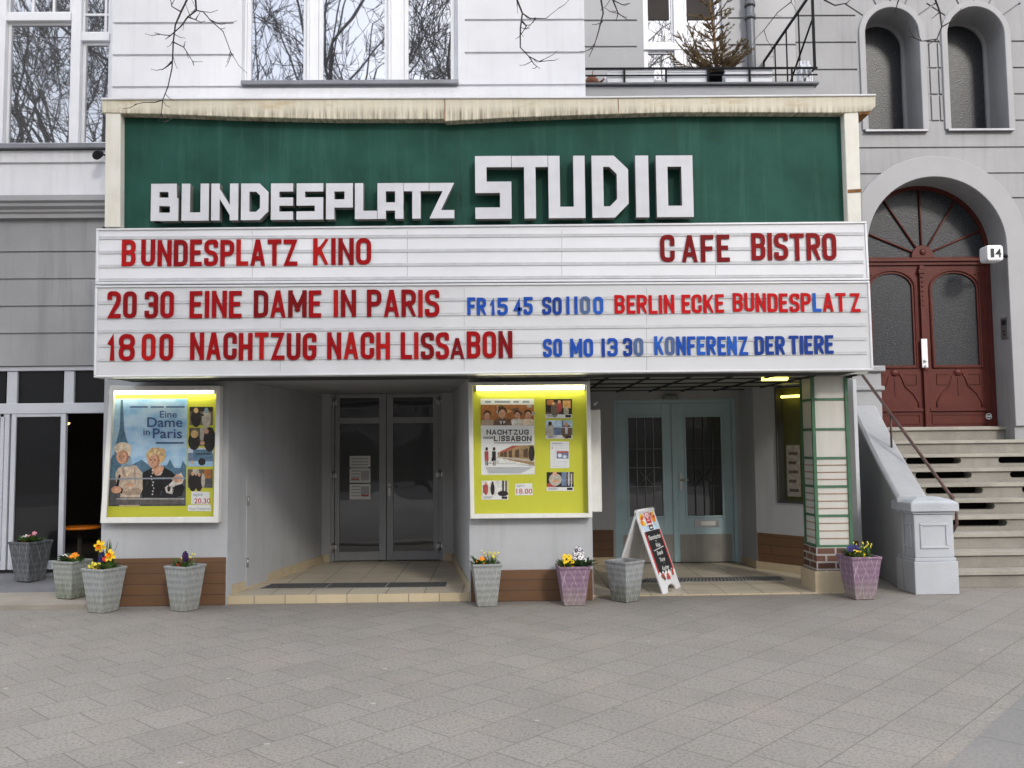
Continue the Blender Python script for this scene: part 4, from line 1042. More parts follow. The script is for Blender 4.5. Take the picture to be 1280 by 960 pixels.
q = MB(); q.pprism([(1060,237),(1077,236),(1077,240),(1060,241)], MY-.026, .006); q.pprism([(1073,139.5),(1090,138.5),(1086,143),(1078,141.5),(1075,144)], FY+.01, .3); q.build('rust_patch', M['rust'], p)
q = MB(); q.pprism([(140,130),(1072,127),(1072,286),(140,290)], GY, .06)
gp = q.build('green_panel', M['green_panel'], mq)
mat('panel_joint', (.012,.05,.038), .6)
for px in (572.2, 842, 330): q = MB(); q.pbox(px,146,px+.8,283,GY-.0015,.001); q.build('panel_joint', M['panel_joint'], gp)
# body behind the boards and the soffit sheet
q = MB(); q.pbox(126,280,1085,466,MY+.12,.82); q.build('box_body', M['soffit_dark'], mq)
def sign_word(chars, ytop, ybot, tpx, Yf, depth):
    for ch, a, c in chars:
        x0 = at(a,(ytop+ybot)/2,Yf).x; x1 = at(c,(ytop+ybot)/2,Yf).x
        m = (a+c)/2; dz = (m-380)*-.0   # roll is in the camera
        z0, z1 = zat(m, ybot-(m-chars[0][1])*.0095, Yf), zat(m, ytop-(m-chars[0][1])*.003, Yf)
        t = tpx/FPX*(Yf-CAM.y)
        q = MB(); w = x1-x0
        if ch == 'I': q.box(x0,Yf,z0,x1,Yf+depth,z1); q.m = [1]*len(q.f); q.m[2] = 0
        else: glyph(q, ch, w, z1-z0, t, lambda u, v, d, x0=x0, z0=z0: (x0+u, Yf+d, z0+v), 0, depth, 0, rad=(z1-z0)*.17, seg=1, font=BIG, side=1)
        q.build('sign_letter', [M['letter_face'], M['letter_side']], gp)
LY = GY-.13
sign_word([('B',188.6,223),('U',227,261),('N',264,297.8),('D',301.2,335.5),('E',338.6,366.3),('S',370.7,404),('P',407.5,441),('L',443.6,471.3),('A',471.8,504.3),('T',504.8,536.2),('Z',536.7,567.8)], 229.7, 276.3, 10.6, LY, .095)
sign_word([('S',594,639.2),('T',639.9,685),('U',685.6,731.3),('D',740,785.5),('I',794.7,811),('O',820.6,866.4)], 195, 273.6, 14.6, LY, .095)

# ------------------------------------------------------------------ the two letter boards
def board(Y, corners, lab, rails, seams, m, name='letter_board', fr=2.6):
    (ax,ay),(bx,by),(cx,cy),(dx,dy) = corners           # tl tr br bl
    root = thing(name, tuple(at((dx+cx)/2,(dy+cy)/2,Y)), lab, 'letter board')
    q = MB(); q.pprism([(ax+1,ay+1),(bx-1,by+1),(cx-1,cy-1),(dx+1,dy-1)], Y+.014, .146); q.build('panel', m, root)
    q = MB()
    q.pprism([(ax,ay),(bx,by),(bx,by+fr),(ax,ay+fr)], Y, .17); q.pprism([(dx,dy-fr),(cx,cy-fr),(cx,cy),(dx,dy)], Y, .17)
    q.pprism([(ax,ay+fr),(ax+fr,ay+fr),(dx+fr,dy-fr),(dx,dy-fr)], Y+.001, .168); q.pprism([(bx-fr,by+fr),(bx,by+fr),(cx,cy-fr),(cx-fr,cy-fr)], Y+.001, .168)
    q.build('frame', M['alu_frame'], root, bevel=.004)
    q = MB(); g = (cy-dy)/(cx-dx)
    for py in rails:
        l, r = ax+4, bx-4
        yl, yr = py, py+(r-l)*g
        q.pprism([(l,yl-1.1),(r,yr-1.1),(r,yr+1.1),(l,yl+1.1)], Y+.006, .0078)
        q.pprism([(l,yl-2.6),(r,yr-2.6),(r,yr-1.3),(l,yl-1.3)], Y+.010, .0037)
    q.build('rails', M['board_rail'], root)
    q = MB()
    for px in seams: q.pprism([(px,ay+3),(px+.5,ay+3),(px+.5,dy-8),(px,dy-8)], Y+.0128, .001)
    q.build('seams', M['board_seam'], root)
    return root
B1, B2 = MY-.02, MY-.05
up = board(B1, [(120,285.5),(1083.5,276.5),(1087,350),(119,355.5)], 'upper white letter board with red BUNDESPLATZ KINO and CAFE BISTRO', [298,316,333.5,350.5], [315,509,702,894], M['board_white'])
lo = board(B2, [(118.5,357),(1087.5,351),(1092,463),(117,472)], 'lower white letter board with film titles and show times in red and blue', [379,397.3,415,432.7,450.5], [350,580,808], M['board_grey'])
def letters(root, Y, text, px0, px1, yt, yb, tpx, cols, widths=None, gap=.16, slope=-.0095, x_ref=130, gaps=None):
    """spread a row of letters over px0..px1; yt/yb are where the row stands in the photo"""
    wd = []
    for i, ch in enumerate(text): wd.append({'I':.32,'1':.55,'M':1.28,'E':.86,'F':.86,'L':.86,'C':.98,'A':1.06,'N':1.02}.get(ch, 1.0))
    gp_ = [gap]*(len(text)-1)
    for i, v in (gaps or {}).items(): gp_[i] = v
    u = (px1-px0)/(sum(wd)+sum(gp_)); x = px0
    for i, ch in enumerate(text):
        a, c = x, x+wd[i]*u; m = (a+c)/2
        dx_ = RNG.uniform(-.25,.25); dy_ = RNG.uniform(-.4,.4)
        X0, X1 = xat(a+dx_,(yt+yb)/2,Y), xat(c+dx_,(yt+yb)/2,Y); z0, z1 = zat(m,yb+dy_,Y), zat(m,yt+dy_,Y)
        q = MB(); k = cols[i] if isinstance(cols, (list, tuple)) else cols
        if k == 'red': k = RNG.choice(['red_0','red_0','red_1','red_3','red_2'])
        if k == 'blue': k = RNG.choice(['blue_0','blue_0','blue_1','blue_2'])
        t = tpx/FPX*(Y-CAM.y)
        if ch == 'I': q.box((X0+X1)/2-t/2,Y,z0,(X0+X1)/2+t/2,Y+.006,z1)
        else: glyph(q, ch, X1-X0, z1-z0, t, lambda u_, v, d: (X0+u_, Y+d, z0+v), 0, .006, 0, rad=(X1-X0)*.42)
        q.build('letter', M[k], root)
        x = c+(gp_[i]*u if i < len(gp_) else 0)
RNG = random.Random(5); RD = 5.6
LB1, LB2 = B1-.001, B2-.001
letters(up, LB1, 'BUNDESPLATZ', 152, 371.5, 299.5, 332.5, RD, 'red', gaps={0:.42})
letters(up, LB1, 'KINO', 391.5, 464, 297.5, 331, RD, 'red')
letters(up, LB1, 'CAFE', 825, 912, 293.5, 327.5, RD, 'red_1', gap=.22, gaps={0:.5})
letters(up, LB1, 'BISTRO', 939.5, 1045.5, 291.3, 325.3, RD, 'red_3')
letters(lo, LB2, '20', 134, 170.5, 364, 398, RD, ['red_0','red_3']); letters(lo, LB2, '30', 180.5, 217, 364, 398, RD, ['red_3','red_0'])
letters(lo, LB2, 'EINE', 237, 302, 363.5, 397.5, RD, 'red_0'); letters(lo, LB2, 'DAME', 317, 401.5, 363, 397, RD, ['red_1','red_0','red_1','red_0'])
letters(lo, LB2, 'IN', 417, 445, 362.5, 396.5, RD, ['red_2','red_3']); letters(lo, LB2, 'PARIS', 458.6, 549.5, 362, 396, RD, ['red_3','red_0','red_3','red_2','red_0'])
letters(lo, LB2, 'FR', 584, 607.5, 372, 394, 4.1, 'blue_0'); letters(lo, LB2, '15', 612.5, 635, 371.7, 393.7, 4.1, 'blue_0'); letters(lo, LB2, '45', 641.3, 666, 371.3, 393.5, 4.1, 'blue_0')
letters(lo, LB2, 'SO', 677.5, 702.5, 371, 393.2, 4.1, 'blue_1'); letters(lo, LB2, 'II', 708, 722, 370.8, 393, 4.1, 'blue_0', gap=.5); letters(lo, LB2, '00', 725.5, 754, 370.6, 392.8, 4.1, ['blue_3','blue_2'], gap=.3)
letters(lo, LB2, 'BERLIN', 768.4, 843, 368.6, 392, 4.1, 'red_bright'); letters(lo, LB2, 'ECKE', 852, 905, 368, 391.3, 4.1, 'red_bright')
letters(lo, LB2, 'BUNDESPLATZ', 916, 1075.5, 366.3, 389.8, 4.1, ['red_bright']*7+['blue_2']+['red_bright']*3, gaps={8:.25,9:.45})
letters(lo, LB2, '18', 134, 168.5, 417, 451, RD, 'red_0'); letters(lo, LB2, '00', 177, 216.5, 416.7, 450.5, RD, ['red_2','red_0'], gap=.3)
letters(lo, LB2, 'NACHTZUG', 237.5, 395.5, 415.8, 450, RD, ['red_0','red_0','red_3','red_0','red_2','red_0','red_3','red_0'])
letters(lo, LB2, 'NACH', 409, 487.5, 415.3, 449.3, RD, ['red_0','red_2','red_0','red_2'])
letters(lo, LB2, 'LISS', 501, 561.5, 415, 448.8, RD, ['red_0','red_2','red_1','red_0'])
letters(lo, LB2, 'A', 563, 580.5, 422, 448.3, 4.8, 'red_1'); letters(lo, LB2, 'BON', 583.5, 640.5, 414, 447.8, RD, ['red_0','red_0','red_1'])
letters(lo, LB2, 'SO', 679, 702.8, 423.3, 446.3, 4.1, 'blue_0'); letters(lo, LB2, 'MO', 712.5, 741.3, 423, 446, 4.1, 'blue_0')
letters(lo, LB2, 'I3', 752, 772.3, 422.7, 445.6, 4.1, ['blue_1','blue_0'], gap=.24); letters(lo, LB2, '30', 779, 804, 422.4, 445.3, 4.1, ['blue_1','blue_3'])
letters(lo, LB2, 'KONFERENZ', 818, 935, 420.5, 444, 4.1, ['blue_2','blue_3','blue_0','blue_0','blue_2','blue_0','blue_0','blue_2','blue_0'])
letters(lo, LB2, 'DER', 943.5, 981, 420, 443.3, 4.1, 'blue_1'); letters(lo, LB2, 'TIERE', 986.5, 1042, 419.3, 442.6, 4.1, 'blue_1')

# ------------------------------------------------------------------ poster cases
def case(fx, inner, label, Y=-.13, D=.125, tube='tube', tube_px=None):
    """fx: outer frame corners (tl,tr,br,bl) in the photo, inner: opening corners"""
    c = at((fx[2][0]+fx[3][0])/2, fx[2][1], Y); root = thing('display_case', (c.x, -.001, c.z), label, 'display case')
    q = MB()
    for i in range(4):
        a, b2 = fx[i], fx[(i+1)%4]; ia, ib = inner[i], inner[(i+1)%4]
        q.pprism([a, b2, ib, ia], Y, .035)
    q.build('frame', M['case_white'], root, bevel=.004)
    fx_ = [at(x,y,Y) for x, y in fx]; xa, xc = min(p.x for p in fx_)+.006, max(p.x for p in fx_)-.006; za, zc_ = min(p.z for p in fx_)+.006, max(p.z for p in fx_)-.006
    q = MB(); Yb = Y+D; cw = sum((p for p in fx_), Vector())/4
    def sc(p, d_): v = Vector((p.x-cw.x, p.z-cw.z)); v = Vector((v.x-math.copysign(d_, v.x), v.y-math.copysign(d_, v.y))); return (v.x+cw.x, v.y+cw.z)
    for i in range(4): a, b2 = fx_[i], fx_[(i+1)%4]; q.prism([sc(a,.006), sc(b2,.006), sc(b2,.022), sc(a,.022)], Y+.0355, Yb)
    q.build('box', M['case_white'], root)
    q = MB(); q.prism([sc(p,.0222) for p in fx_], Yb-.02, Yb-.001); q.build('back_panel', M['lime'], root)
    q = MB(); q.pprism([(x,y) for x, y in inner], Y+.012, .004); q.build('pane', M['case_glass'], root)
    (t0, t1, ty) = tube_px; p0, p1 = at(t0,ty[0],Y+.055), at(t1,ty[1],Y+.055)
    q = MB(); q.tube([tuple(p0), tuple(p1)], .019, 10); q.build('light_tube', M[tube], root)
    q = MB()
    for p, s in ((p0,-1),(p1,1)): q.box(p.x-.012+s*.012,Y+.03,p.z-.025,p.x+.012+s*.012,Yb-.021,p.z+.025)
    q.build('tube_holder', M['board_rail'], root)
    return root, Yb-.02
LC, PYL = case([(137.5,482),(275.5,482),(273,653.5),(125,654)], [(142,488.5),(270,488),(266.5,646),(132.5,647)], 'wall display case with the blue film poster', tube_px=(139,268,(490.5,489.5)))
RC, PYR = case([(585,477.5),(737.5,476.5),(740.5,647),(588,648.5)], [(590.5,482),(733,481),(735.5,641.5),(593,642.5)], 'wall display case with the white film poster', tube_px=(596,730,(485.5,484.2)))
# poster inks
for n_, c in dict(sky_pale=(.55,.72,.86), haze=(.10,.19,.28), title=(.05,.10,.24), coat=(.60,.47,.36), coat_dk=(.42,.31,.23), skin=(.66,.36,.23), hair=(.68,.45,.20), scarf=(.75,.60,.45), dress=(.015,.014,.016), pearl=(.65,.6,.55),
      strip=(.10,.10,.11), sepia=(.42,.16,.05), sepia_lt=(.68,.36,.12), suit=(.16,.09,.055), shirt=(.72,.68,.62), hair_dk=(.05,.022,.012), train=(.36,.24,.12), train_dk=(.10,.06,.035), snow=(.72,.71,.68),
      dark=(.025,.02,.02), mid=(.16,.12,.09), lite=(.50,.45,.38), bluegrey=(.16,.22,.36), pale=(.62,.66,.74), skin_dk=(.42,.19,.11), hair_hi=(.80,.62,.34), rose=(.45,.08,.07), scarf_blue=(.25,.36,.45)).items(): mat('ink_'+n_, c, .45, .32, 22)
m_, nt_, b_ = _tree('ink_sky'); g_ = N(nt_); v_ = g_.coord(scale=(1,1,1.8))
nt_.links.new(g_.ramp(g_.noise(v_, 4.5, 5, .55), .35, .68, (.27,.50,.76,1), (.60,.76,.88,1)), b_.inputs['Base Color']); b_.inputs['Roughness'].default_value = .45
mat('poster_white', (.80,.80,.80), .5, .03, 10)
INK = ['poster_white']+['ink_'+k for k in 'sky sky_pale haze title coat coat_dk skin hair scarf dress pearl strip sepia sepia_lt suit shirt hair_dk train train_dk snow dark mid lite bluegrey pale skin_dk hair_hi rose scarf_blue'.split()]+['print_red','print_grey']
IX = {n_.replace('ink_',''): k for k, n_ in enumerate(INK)}
PM = [M[n_] for n_ in INK]
class Sheet:
    def face(s, cx, cy, rx, ry, side=-1, smile='shirt'):
        s.e(cx+rx*.12*-side, cy, rx, ry, 'skin_dk'); s.e(cx+rx*.10*side, cy-ry*.02, rx*.86, ry*.94, 'skin')
        for d in (-.38, .34): s.p([(cx+rx*(d-.2+.1*side),cy-ry*.2),(cx+rx*(d+.2+.1*side),cy-ry*.22),(cx+rx*(d+.2+.1*side),cy-ry*.14),(cx+rx*(d-.2+.1*side),cy-ry*.12)], 'hair_dk'); s.e(cx+rx*(d+.1*side), cy-ry*.02, rx*.15, ry*.055, 'dark', 8)
        s.p([(cx+rx*.12*side,cy-ry*.05),(cx+rx*.30*side,cy+ry*.26),(cx+rx*.02*side,cy+ry*.28)], 'skin_dk')
        s.e(cx+rx*.12*side, cy+ry*.50, rx*.34, ry*.10, 'rose', 10); s.e(cx+rx*.12*side, cy+ry*.49, rx*.25, ry*.045, smile, 10)
        return s
    def strands(s, cx, cy, rx, ry, m, n, rg):
        for k in range(n):
            a = rg.uniform(3.3, 6.1); u, v = math.cos(a), math.sin(a); w = rg.uniform(.5,.95)
            s.p([(cx+rx*u*w,cy+ry*v*w),(cx+rx*(u*w+.12),cy+ry*(v*w-.03)),(cx+rx*(u*w*1.1+.05),cy+ry*(v*w*.6+.18)),(cx+rx*u*w*1.05,cy+ry*(v*w*.6+.2))], m)
        return s
    """flat print: shapes laid on each other in photo coordinates on the case's back panel"""
    def __init__(s, Y, corners, col='poster_white'):
        s.b = MB(); s.Y = Y-.0022; s.k = 0
        P = [(at(x,y,s.Y).x, at(x,y,s.Y).z) for x, y in corners]; s.b.prism(P, s.Y, s.Y+.0018, IX[col]); s.c = corners
    def y(s): s.k += 1; return s.Y-.0002-.00008*s.k
    def p(s, pts, m): ppoly(s.b, pts, s.y(), IX[m]); return s
    def r(s, a, b_, c, d, m): return s.p([(a,b_),(c,b_),(c,d),(a,d)], m)
    def e(s, cx, cy, rx, ry, m, n=16): pell(s.b, cx, cy, rx, ry, s.y(), IX[m], n); return s
    def t(s, tx, a, b_, c, d, m, sl=0): ptext(s.b, tx, a, b_, c, d, s.y(), IX[m], sl); return s
    def fin(s, name, label, cat, group=None):
        cs = s.c; c = at(sum(x for x, _ in cs)/4, max(y for _, y in cs), s.Y); o = s.b.build(name, PM, loc=c); return tag(o, label, cat, group)
# left poster (a plain stand-in picture with the printed title)
Q = lambda x, y: (130+x/5.333, 480+y/5.333)          # from the enlarged crop
S = Sheet(PYL, [Q(50,98),Q(557,98),Q(545,812),Q(30,815)], 'sky')
rg = random.Random(11)
for k in range(9): None
for k in range(0): x, y, rx = rg.uniform(210,460), rg.uniform(120,330), rg.uniform(30,75); S.e(*Q(x,y), rx/5.33, 11/5.33, 'sky_pale')
S.p([Q(112,104),Q(126,104),Q(134,300),Q(104,300)], 'haze'); S.p([Q(104,299),Q(134,299),Q(165,420),Q(178,540),Q(60,540),Q(74,420)], 'haze')
S.p([Q(36,520),Q(60,470),Q(100,500),Q(180,540),Q(250,505),Q(330,560),Q(420,540),Q(440,500),Q(470,560),Q(510,560),Q(525,510),Q(548,545),Q(545,812),Q(30,815)], 'haze')
S.p([Q(30,640),Q(546,640),Q(545,812),Q(30,815)], 'strip')
# two figures seen to the waist
S.p([Q(255,760),Q(245,650),Q(262,590),Q(310,562),Q(400,555),Q(455,585),Q(500,640),Q(540,690),Q(520,745),Q(440,765)], 'dress')
S.p([Q(318,575),Q(332,540),Q(385,540),Q(400,560),Q(380,608),Q(345,612)], 'skin')
S.e(*Q(345,480), 64/5.33, 58/5.33, 'hair'); S.e(*Q(330,512), 37/5.33, 48/5.33, 'skin'); S.e(*Q(388,470), 22/5.33, 46/5.33, 'hair')
S.face(*Q(330,512), 37/5.33, 48/5.33, -1); S.strands(*Q(345,480), 62/5.33, 56/5.33, 'hair_hi', 16, rg); S.strands(*Q(350,484), 60/5.33, 50/5.33, 'coat_dk', 8, rg)
for k in range(9): S.e(*Q(318+rg.uniform(-6,6)+k*1.2, 575+k*20), 5/5.33, 6/5.33, 'pearl', 8)
for k in range(5): S.e(*Q(385-k*6, 590-k*-4), 5/5.33, 5/5.33, 'pearl', 8)
S.p([Q(405,690),Q(450,655),Q(480,610),Q(515,590),Q(535,630),Q(520,665),Q(470,680),Q(455,735),Q(415,725)], 'pearl'); S.p([Q(450,635),Q(485,600),Q(518,615),Q(520,655),Q(480,655)], 'skin'); S.p([Q(420,690),Q(445,680),Q(440,715),Q(425,718)], 'dark')
S.p([Q(100,815),Q(112,720),Q(85,690),Q(75,600),Q(95,560),Q(150,535),Q(215,545),Q(255,590),Q(258,700),Q(240,735),Q(240,812)], 'coat')
S.p([Q(100,600),Q(85,650),Q(78,695),Q(120,735),Q(128,700),Q(98,680),Q(112,610)], 'dress'); S.p([Q(120,720),Q(205,690),Q(245,700),Q(240,735),Q(150,742)], 'coat_dk'); S.p([Q(195,600),Q(205,560),Q(214,600),Q(210,690)], 'coat_dk')
S.e(*Q(82,705), 34/5.33, 24/5.33, 'skin'); S.e(*Q(170,672), 30/5.33, 12/5.33, 'skin')
S.p([Q(112,545),Q(180,480),Q(186,545),Q(140,560)], 'scarf_blue'); S.e(*Q(125,430), 58/5.33, 42/5.33, 'scarf'); S.e(*Q(122,485), 40/5.33, 48/5.33, 'skin'); S.p([Q(72,430),Q(95,400),Q(165,405),Q(182,470),Q(165,480),Q(150,440),Q(95,450)], 'scarf')
S.face(*Q(122,487), 38/5.33, 46/5.33, -1); S.strands(*Q(128,436), 54/5.33, 38/5.33, 'shirt', 7, rg)
for k in range(9): x_, y_ = rg.uniform(105,235), rg.uniform(575,700); S.p([Q(x_,y_),Q(x_+rg.uniform(4,9),y_+3),Q(x_+rg.uniform(-12,14),y_+rg.uniform(30,70))], rg.choice(['coat_dk','scarf','coat_dk']))
for k in range(8): x_, y_ = rg.uniform(275,480), rg.uniform(600,720); S.p([Q(x_,y_),Q(x_+rg.uniform(3,8),y_+3),Q(x_+rg.uniform(-12,14),y_+rg.uniform(25,60))], rg.choice(['strip','dark','strip']))
S.p([Q(150,548),Q(180,575),Q(150,620),Q(132,560)], 'scarf'); S.p([Q(118,552),Q(135,560),Q(150,625),Q(120,600)], 'coat_dk')
S.r(*Q(38,756), *Q(543,806), 'strip')
for k in range(4): S.r(*Q(80+k*8,764+k*11), *Q(535-k*14,768+k*11), 'mid' if k else 'shirt')
S.p([Q(35,628),Q(546,622),Q(546,632),Q(35,638)], 'print_grey')
for a, b_ in ((172,292),(310,398),(414,537)): S.r(*Q(a,148), *Q(b_,158), 'title')
S.t('Eine', *Q(372,180), *Q(486,225), 'title'); S.t('Dame', *Q(288,222), *Q(523,288), 'title'); S.t('in', *Q(262,298), *Q(306,341), 'title'); S.t('Paris', *Q(325,296), *Q(520,363), 'title'); S.r(*Q(345,387), *Q(531,397), 'title')
S.fin('film_poster', 'blue film poster reading Eine Dame in Paris with two figures', 'poster')
def still(Y, x0, y0, x1, y1, base, shapes, label, caption=False, group='film stills in the display cases'):
    s = Sheet(Y, [(x0,y0),(x1,y0),(x1,y1),(x0,y1)], 'poster_white' if caption else base); w, h = x1-x0, y1-y0; hh = h*(.8 if caption else 1)
    if caption: s.r(x0,y0,x1,y0+hh,base)
    for sh in shapes:
        if sh[0] == 'e': s.e(x0+w*sh[1], y0+hh*sh[2], w*sh[3], hh*sh[4], sh[5], 12)
        else: s.r(x0+w*sh[1], y0+hh*sh[2], x0+w*sh[3], y0+hh*sh[4], sh[5])
    if caption:
        s.r(x0+w*.06, y0+h*.84, x0+w*.42, y0+h*.88, 'print_grey'); s.r(x0+w*.06, y0+h*.91, x0+w*.36, y0+h*.94, 'print_grey'); s.r(x0+w*.75, y0+h*.83, x0+w*.96, y0+h*.96, 'dark')
    return s.fin('film_still', label, 'photo', group)
C5 = lambda *v: [130+v[0]/5.333, 480+v[1]/5.333, 130+v[2]/5.333, 480+v[3]/5.333]
still(PYL, *C5(570,152,726,274), 'mid', [('r',0,0,1,.25,'dark'),('e',.28,.62,.22,.5,'dark'),('e',.28,.2,.1,.15,'hair'),('e',.72,.65,.2,.5,'lite'),('e',.72,.2,.09,.16,'scarf_blue'),('r',.4,.4,.62,.5,'dark')], 'topmost of the four small photos in the left case, pale figure at its right')
still(PYL, *C5(568,292,728,412), 'mid', [('r',.45,0,.75,.7,'lite'),('e',.2,.75,.25,.5,'dark'),('e',.22,.35,.16,.22,'hair'),('e',.85,.65,.26,.7,'dark'),('e',.72,.2,.1,.14,'skin'),('e',.55,.85,.1,.12,'skin')], 'second of the four small photos in the left case, two dark figures face to face')
still(PYL, *C5(560,425,728,550), 'bluegrey', [('r',0,0,1,.28,'pale'),('r',.2,.1,.95,.6,'haze'),('r',.0,.72,1,1,'sky'),('e',.55,.75,.15,.2,'dark'),('e',.15,.78,.05,.12,'hair'),('r',.3,.3,.9,.36,'dark')], 'bluish third one of the four small photos in the left case')
still(PYL, *C5(558,568,724,692), 'mid', [('r',.2,0,.45,.5,'lite'),('r',.65,0,.92,.6,'sepia'),('e',.2,.7,.18,.5,'dark'),('e',.45,.7,.16,.5,'dark'),('e',.62,.6,.08,.4,'lite'),('e',.2,.25,.07,.1,'skin'),('e',.46,.3,.06,.1,'skin'),('r',.7,.5,1,1,'strip')], 'lowest of the four small photos in the left case, people before a bright doorway')
s = Sheet(PYL, [Q(583,716),Q(704,720),Q(704,803),Q(580,800)]); s.t('täglich', *Q(592,728), *Q(658,752), 'print_grey'); s.t('20.30', *Q(602,762), *Q(709,797), 'print_red'); s.fin('price_card', 'white card with a red show time in the blue poster case', 'card')
s = Sheet(PYL-.002, [Q(560,806),Q(712,806),Q(712,848),Q(558,846)]); s.t('Neuer Freitag laut', *Q(570,824), *Q(704,842), 'print_grey'); s.fin('price_card', 'narrow white card with grey lettering below a red show time', 'card')
# right poster
Q2 = lambda x, y: (590+x/5.647, 480+y/5.647)
S = Sheet(PYR, [Q2(60,105),Q2(437,105),Q2(443,638),Q2(66,642)])
for a, b_ in ((92,135),(160,270),(292,330),(357,405)): S.r(*Q2(a,118), *Q2(b_,133), 'print_grey')
S.r(*Q2(61,146), *Q2(437,292), 'sepia')
for k in range(10): S.e(*Q2(rg.uniform(75,425), rg.uniform(155,215)), rg.uniform(10,30)/5.6, rg.uniform(10,20)/5.6, rg.choice(['sepia_lt','sepia_lt','suit','lite']))
for cx, cy, hs, body, head, hr in ((108,225,27,'coat_dk','skin','hair_dk'),(320,222,26,'shirt','skin','hair_dk'),(395,220,28,'scarf','skin','hair_dk'),(215,210,34,'suit','skin','hair_dk')):
    S.p([Q2(max(cx-hs*2.0,62),291),Q2(max(cx-hs*1.6,62),cy+hs*1.2),Q2(cx-hs*.5,cy+hs*.85),Q2(cx+hs*.5,cy+hs*.85),Q2(min(cx+hs*1.6,436),cy+hs*1.2),Q2(min(cx+hs*2.0,436),291)], body)
    S.e(*Q2(cx,cy-hs*.5), hs*.95/5.6, hs*.9/5.6, hr); S.e(*Q2(cx,cy), hs*.75/5.6, hs*1.05/5.6, head); S.p([Q2(cx-hs*.8,cy-hs*.45),Q2(cx-hs*.5,cy-hs*1.1),Q2(cx+hs*.5,cy-hs*1.1),Q2(cx+hs*.8,cy-hs*.45),Q2(cx,cy-hs*.75)], hr)
    S.face(*Q2(cx,cy+hs*.05), hs*.72/5.65, hs*.98/5.65, 1 if cx > 250 else -1, 'shirt' if cx == 215 else 'rose')
S.p([Q2(192,262),Q2(238,262),Q2(218,291),Q2(210,291)], 'shirt'); S.p([Q2(210,264),Q2(220,264),Q2(222,291),Q2(208,291)], 'dark')
S.b.m  # printed title, serif look from stroke letters
def serif(sh, text, x0, y0, x1, y1, m, t=.2):
    wd = [.35 if c == 'I' else .9 if c in 'LES' else 1.05 for c in text]; u = (x1-x0)/(sum(wd)+.22*(len(text)-1)); x = x0; h = y1-y0
    for c, w in zip(text, wd):
        yy = sh.y(); w_ = w*u; pts = lambda a, b_, d: tuple(at(x+a, y1-b_, yy))
        if c == 'I': sh.b.poly([tuple(at(a, b_, yy)) for a, b_ in ((x+w_*.25,y1),(x+w_*.75,y1),(x+w_*.75,y0),(x+w_*.25,y0))], IX[m])
        else:
            for Lf, Rt, cl in strokes(c, w_, h, h*t, w_*.45):
                k = len(Lf)
                for i in range(k if cl else k-1):
                    j = (i+1) % k; sh.b.poly([pts(v.x, v.y, 0) for v in (Lf[i], Rt[i], Rt[j], Lf[j])], IX[m])
        yy = sh.y()
        if c in 'NAHTILZ':
            for a, b_ in {'N':((0,1),(1,1),(0,0)),'A':((0,0),(1,0)),'H':((0,0),(1,0),(0,1),(1,1)),'T':((.5,0),),'I':((.5,0),(.5,1)),'L':((0,0),(0,1)),'Z':()}[c]:
                px = x+w_*(.08+.84*a); py = y1-h*b_; e = h*.16; d = h*.05*(1 if b_ else -1); prct(sh.b, px-e, min(py,py+d), px+e, max(py,py+d), yy, IX[m])
        x += w_+.22*u
serif(S, 'NACHTZUG', *Q2(103,322), *Q2(400,358), 'ink' if 'ink' in IX else 'dark'); serif(S, 'NACH', *Q2(82,370), *Q2(148,387), 'dark'); serif(S, 'LISSABON', *Q2(155,366), *Q2(420,404), 'dark')
S.r(*Q2(155,412), *Q2(415,418), 'print_grey')
S.p([Q2(110,560),Q2(280,432),Q2(440,430),Q2(441,580),Q2(300,560)], 'snow'); S.p([Q2(180,485),Q2(285,435),Q2(439,431),Q2(440,575),Q2(300,545),Q2(185,520)], 'train')
for k in range(6): x = 200+k*k*6.5; S.p([Q2(x,487-k*5),Q2(x+12+k*4,483-k*6),Q2(x+12+k*4,512+k*2),Q2(x,512+k)], 'train_dk')
S.p([Q2(190,515),Q2(300,520),Q2(440,540),Q2(440,552),Q2(300,534),Q2(190,524)], 'lite'); S.e(*Q2(420,490), 22/5.6, 55/5.6, 'dark'); S.p([Q2(200,478),Q2(290,436),Q2(340,434),Q2(210,486)], 'rose')
for cx, m1 in ((104,'rose'),(156,'dark')): S.p([Q2(cx-14,475),Q2(cx+12,475),Q2(cx+13,540),Q2(cx-13,540)], m1); S.e(*Q2(cx,458), 9/5.6, 13/5.6, 'hair_dk'); S.r(*Q2(cx-8,540), *Q2(cx-3,574), 'dark'); S.r(*Q2(cx+4,540), *Q2(cx+9,576), 'dark')
S.r(*Q2(138,520), *Q2(150,545), 'dark')
for k in range(5): S.r(*Q2(95+k*6,588+k*9), *Q2(425-k*18,590.5+k*9), 'print_grey')
S.fin('film_poster', 'white film poster reading Nachtzug nach Lissabon above a train', 'poster')
C6 = lambda *v: [590+v[0]/5.647, 480+v[1]/5.647, 590+v[2]/5.647, 480+v[3]/5.647]
still(PYR, *C6(519,106,706,241), 'dark', [('r',.05,.05,.3,.4,'sepia'),('r',.65,.1,.95,.6,'sepia_lt'),('e',.35,.7,.15,.5,'mid'),('e',.52,.5,.1,.4,'rose'),('e',.52,.18,.06,.1,'skin'),('e',.78,.8,.1,.3,'lite'),('e',.3,.3,.06,.1,'skin'),('r',0,.88,.5,1,'mid')], 'topmost photo on the right of the right case, warm dark interior', True)
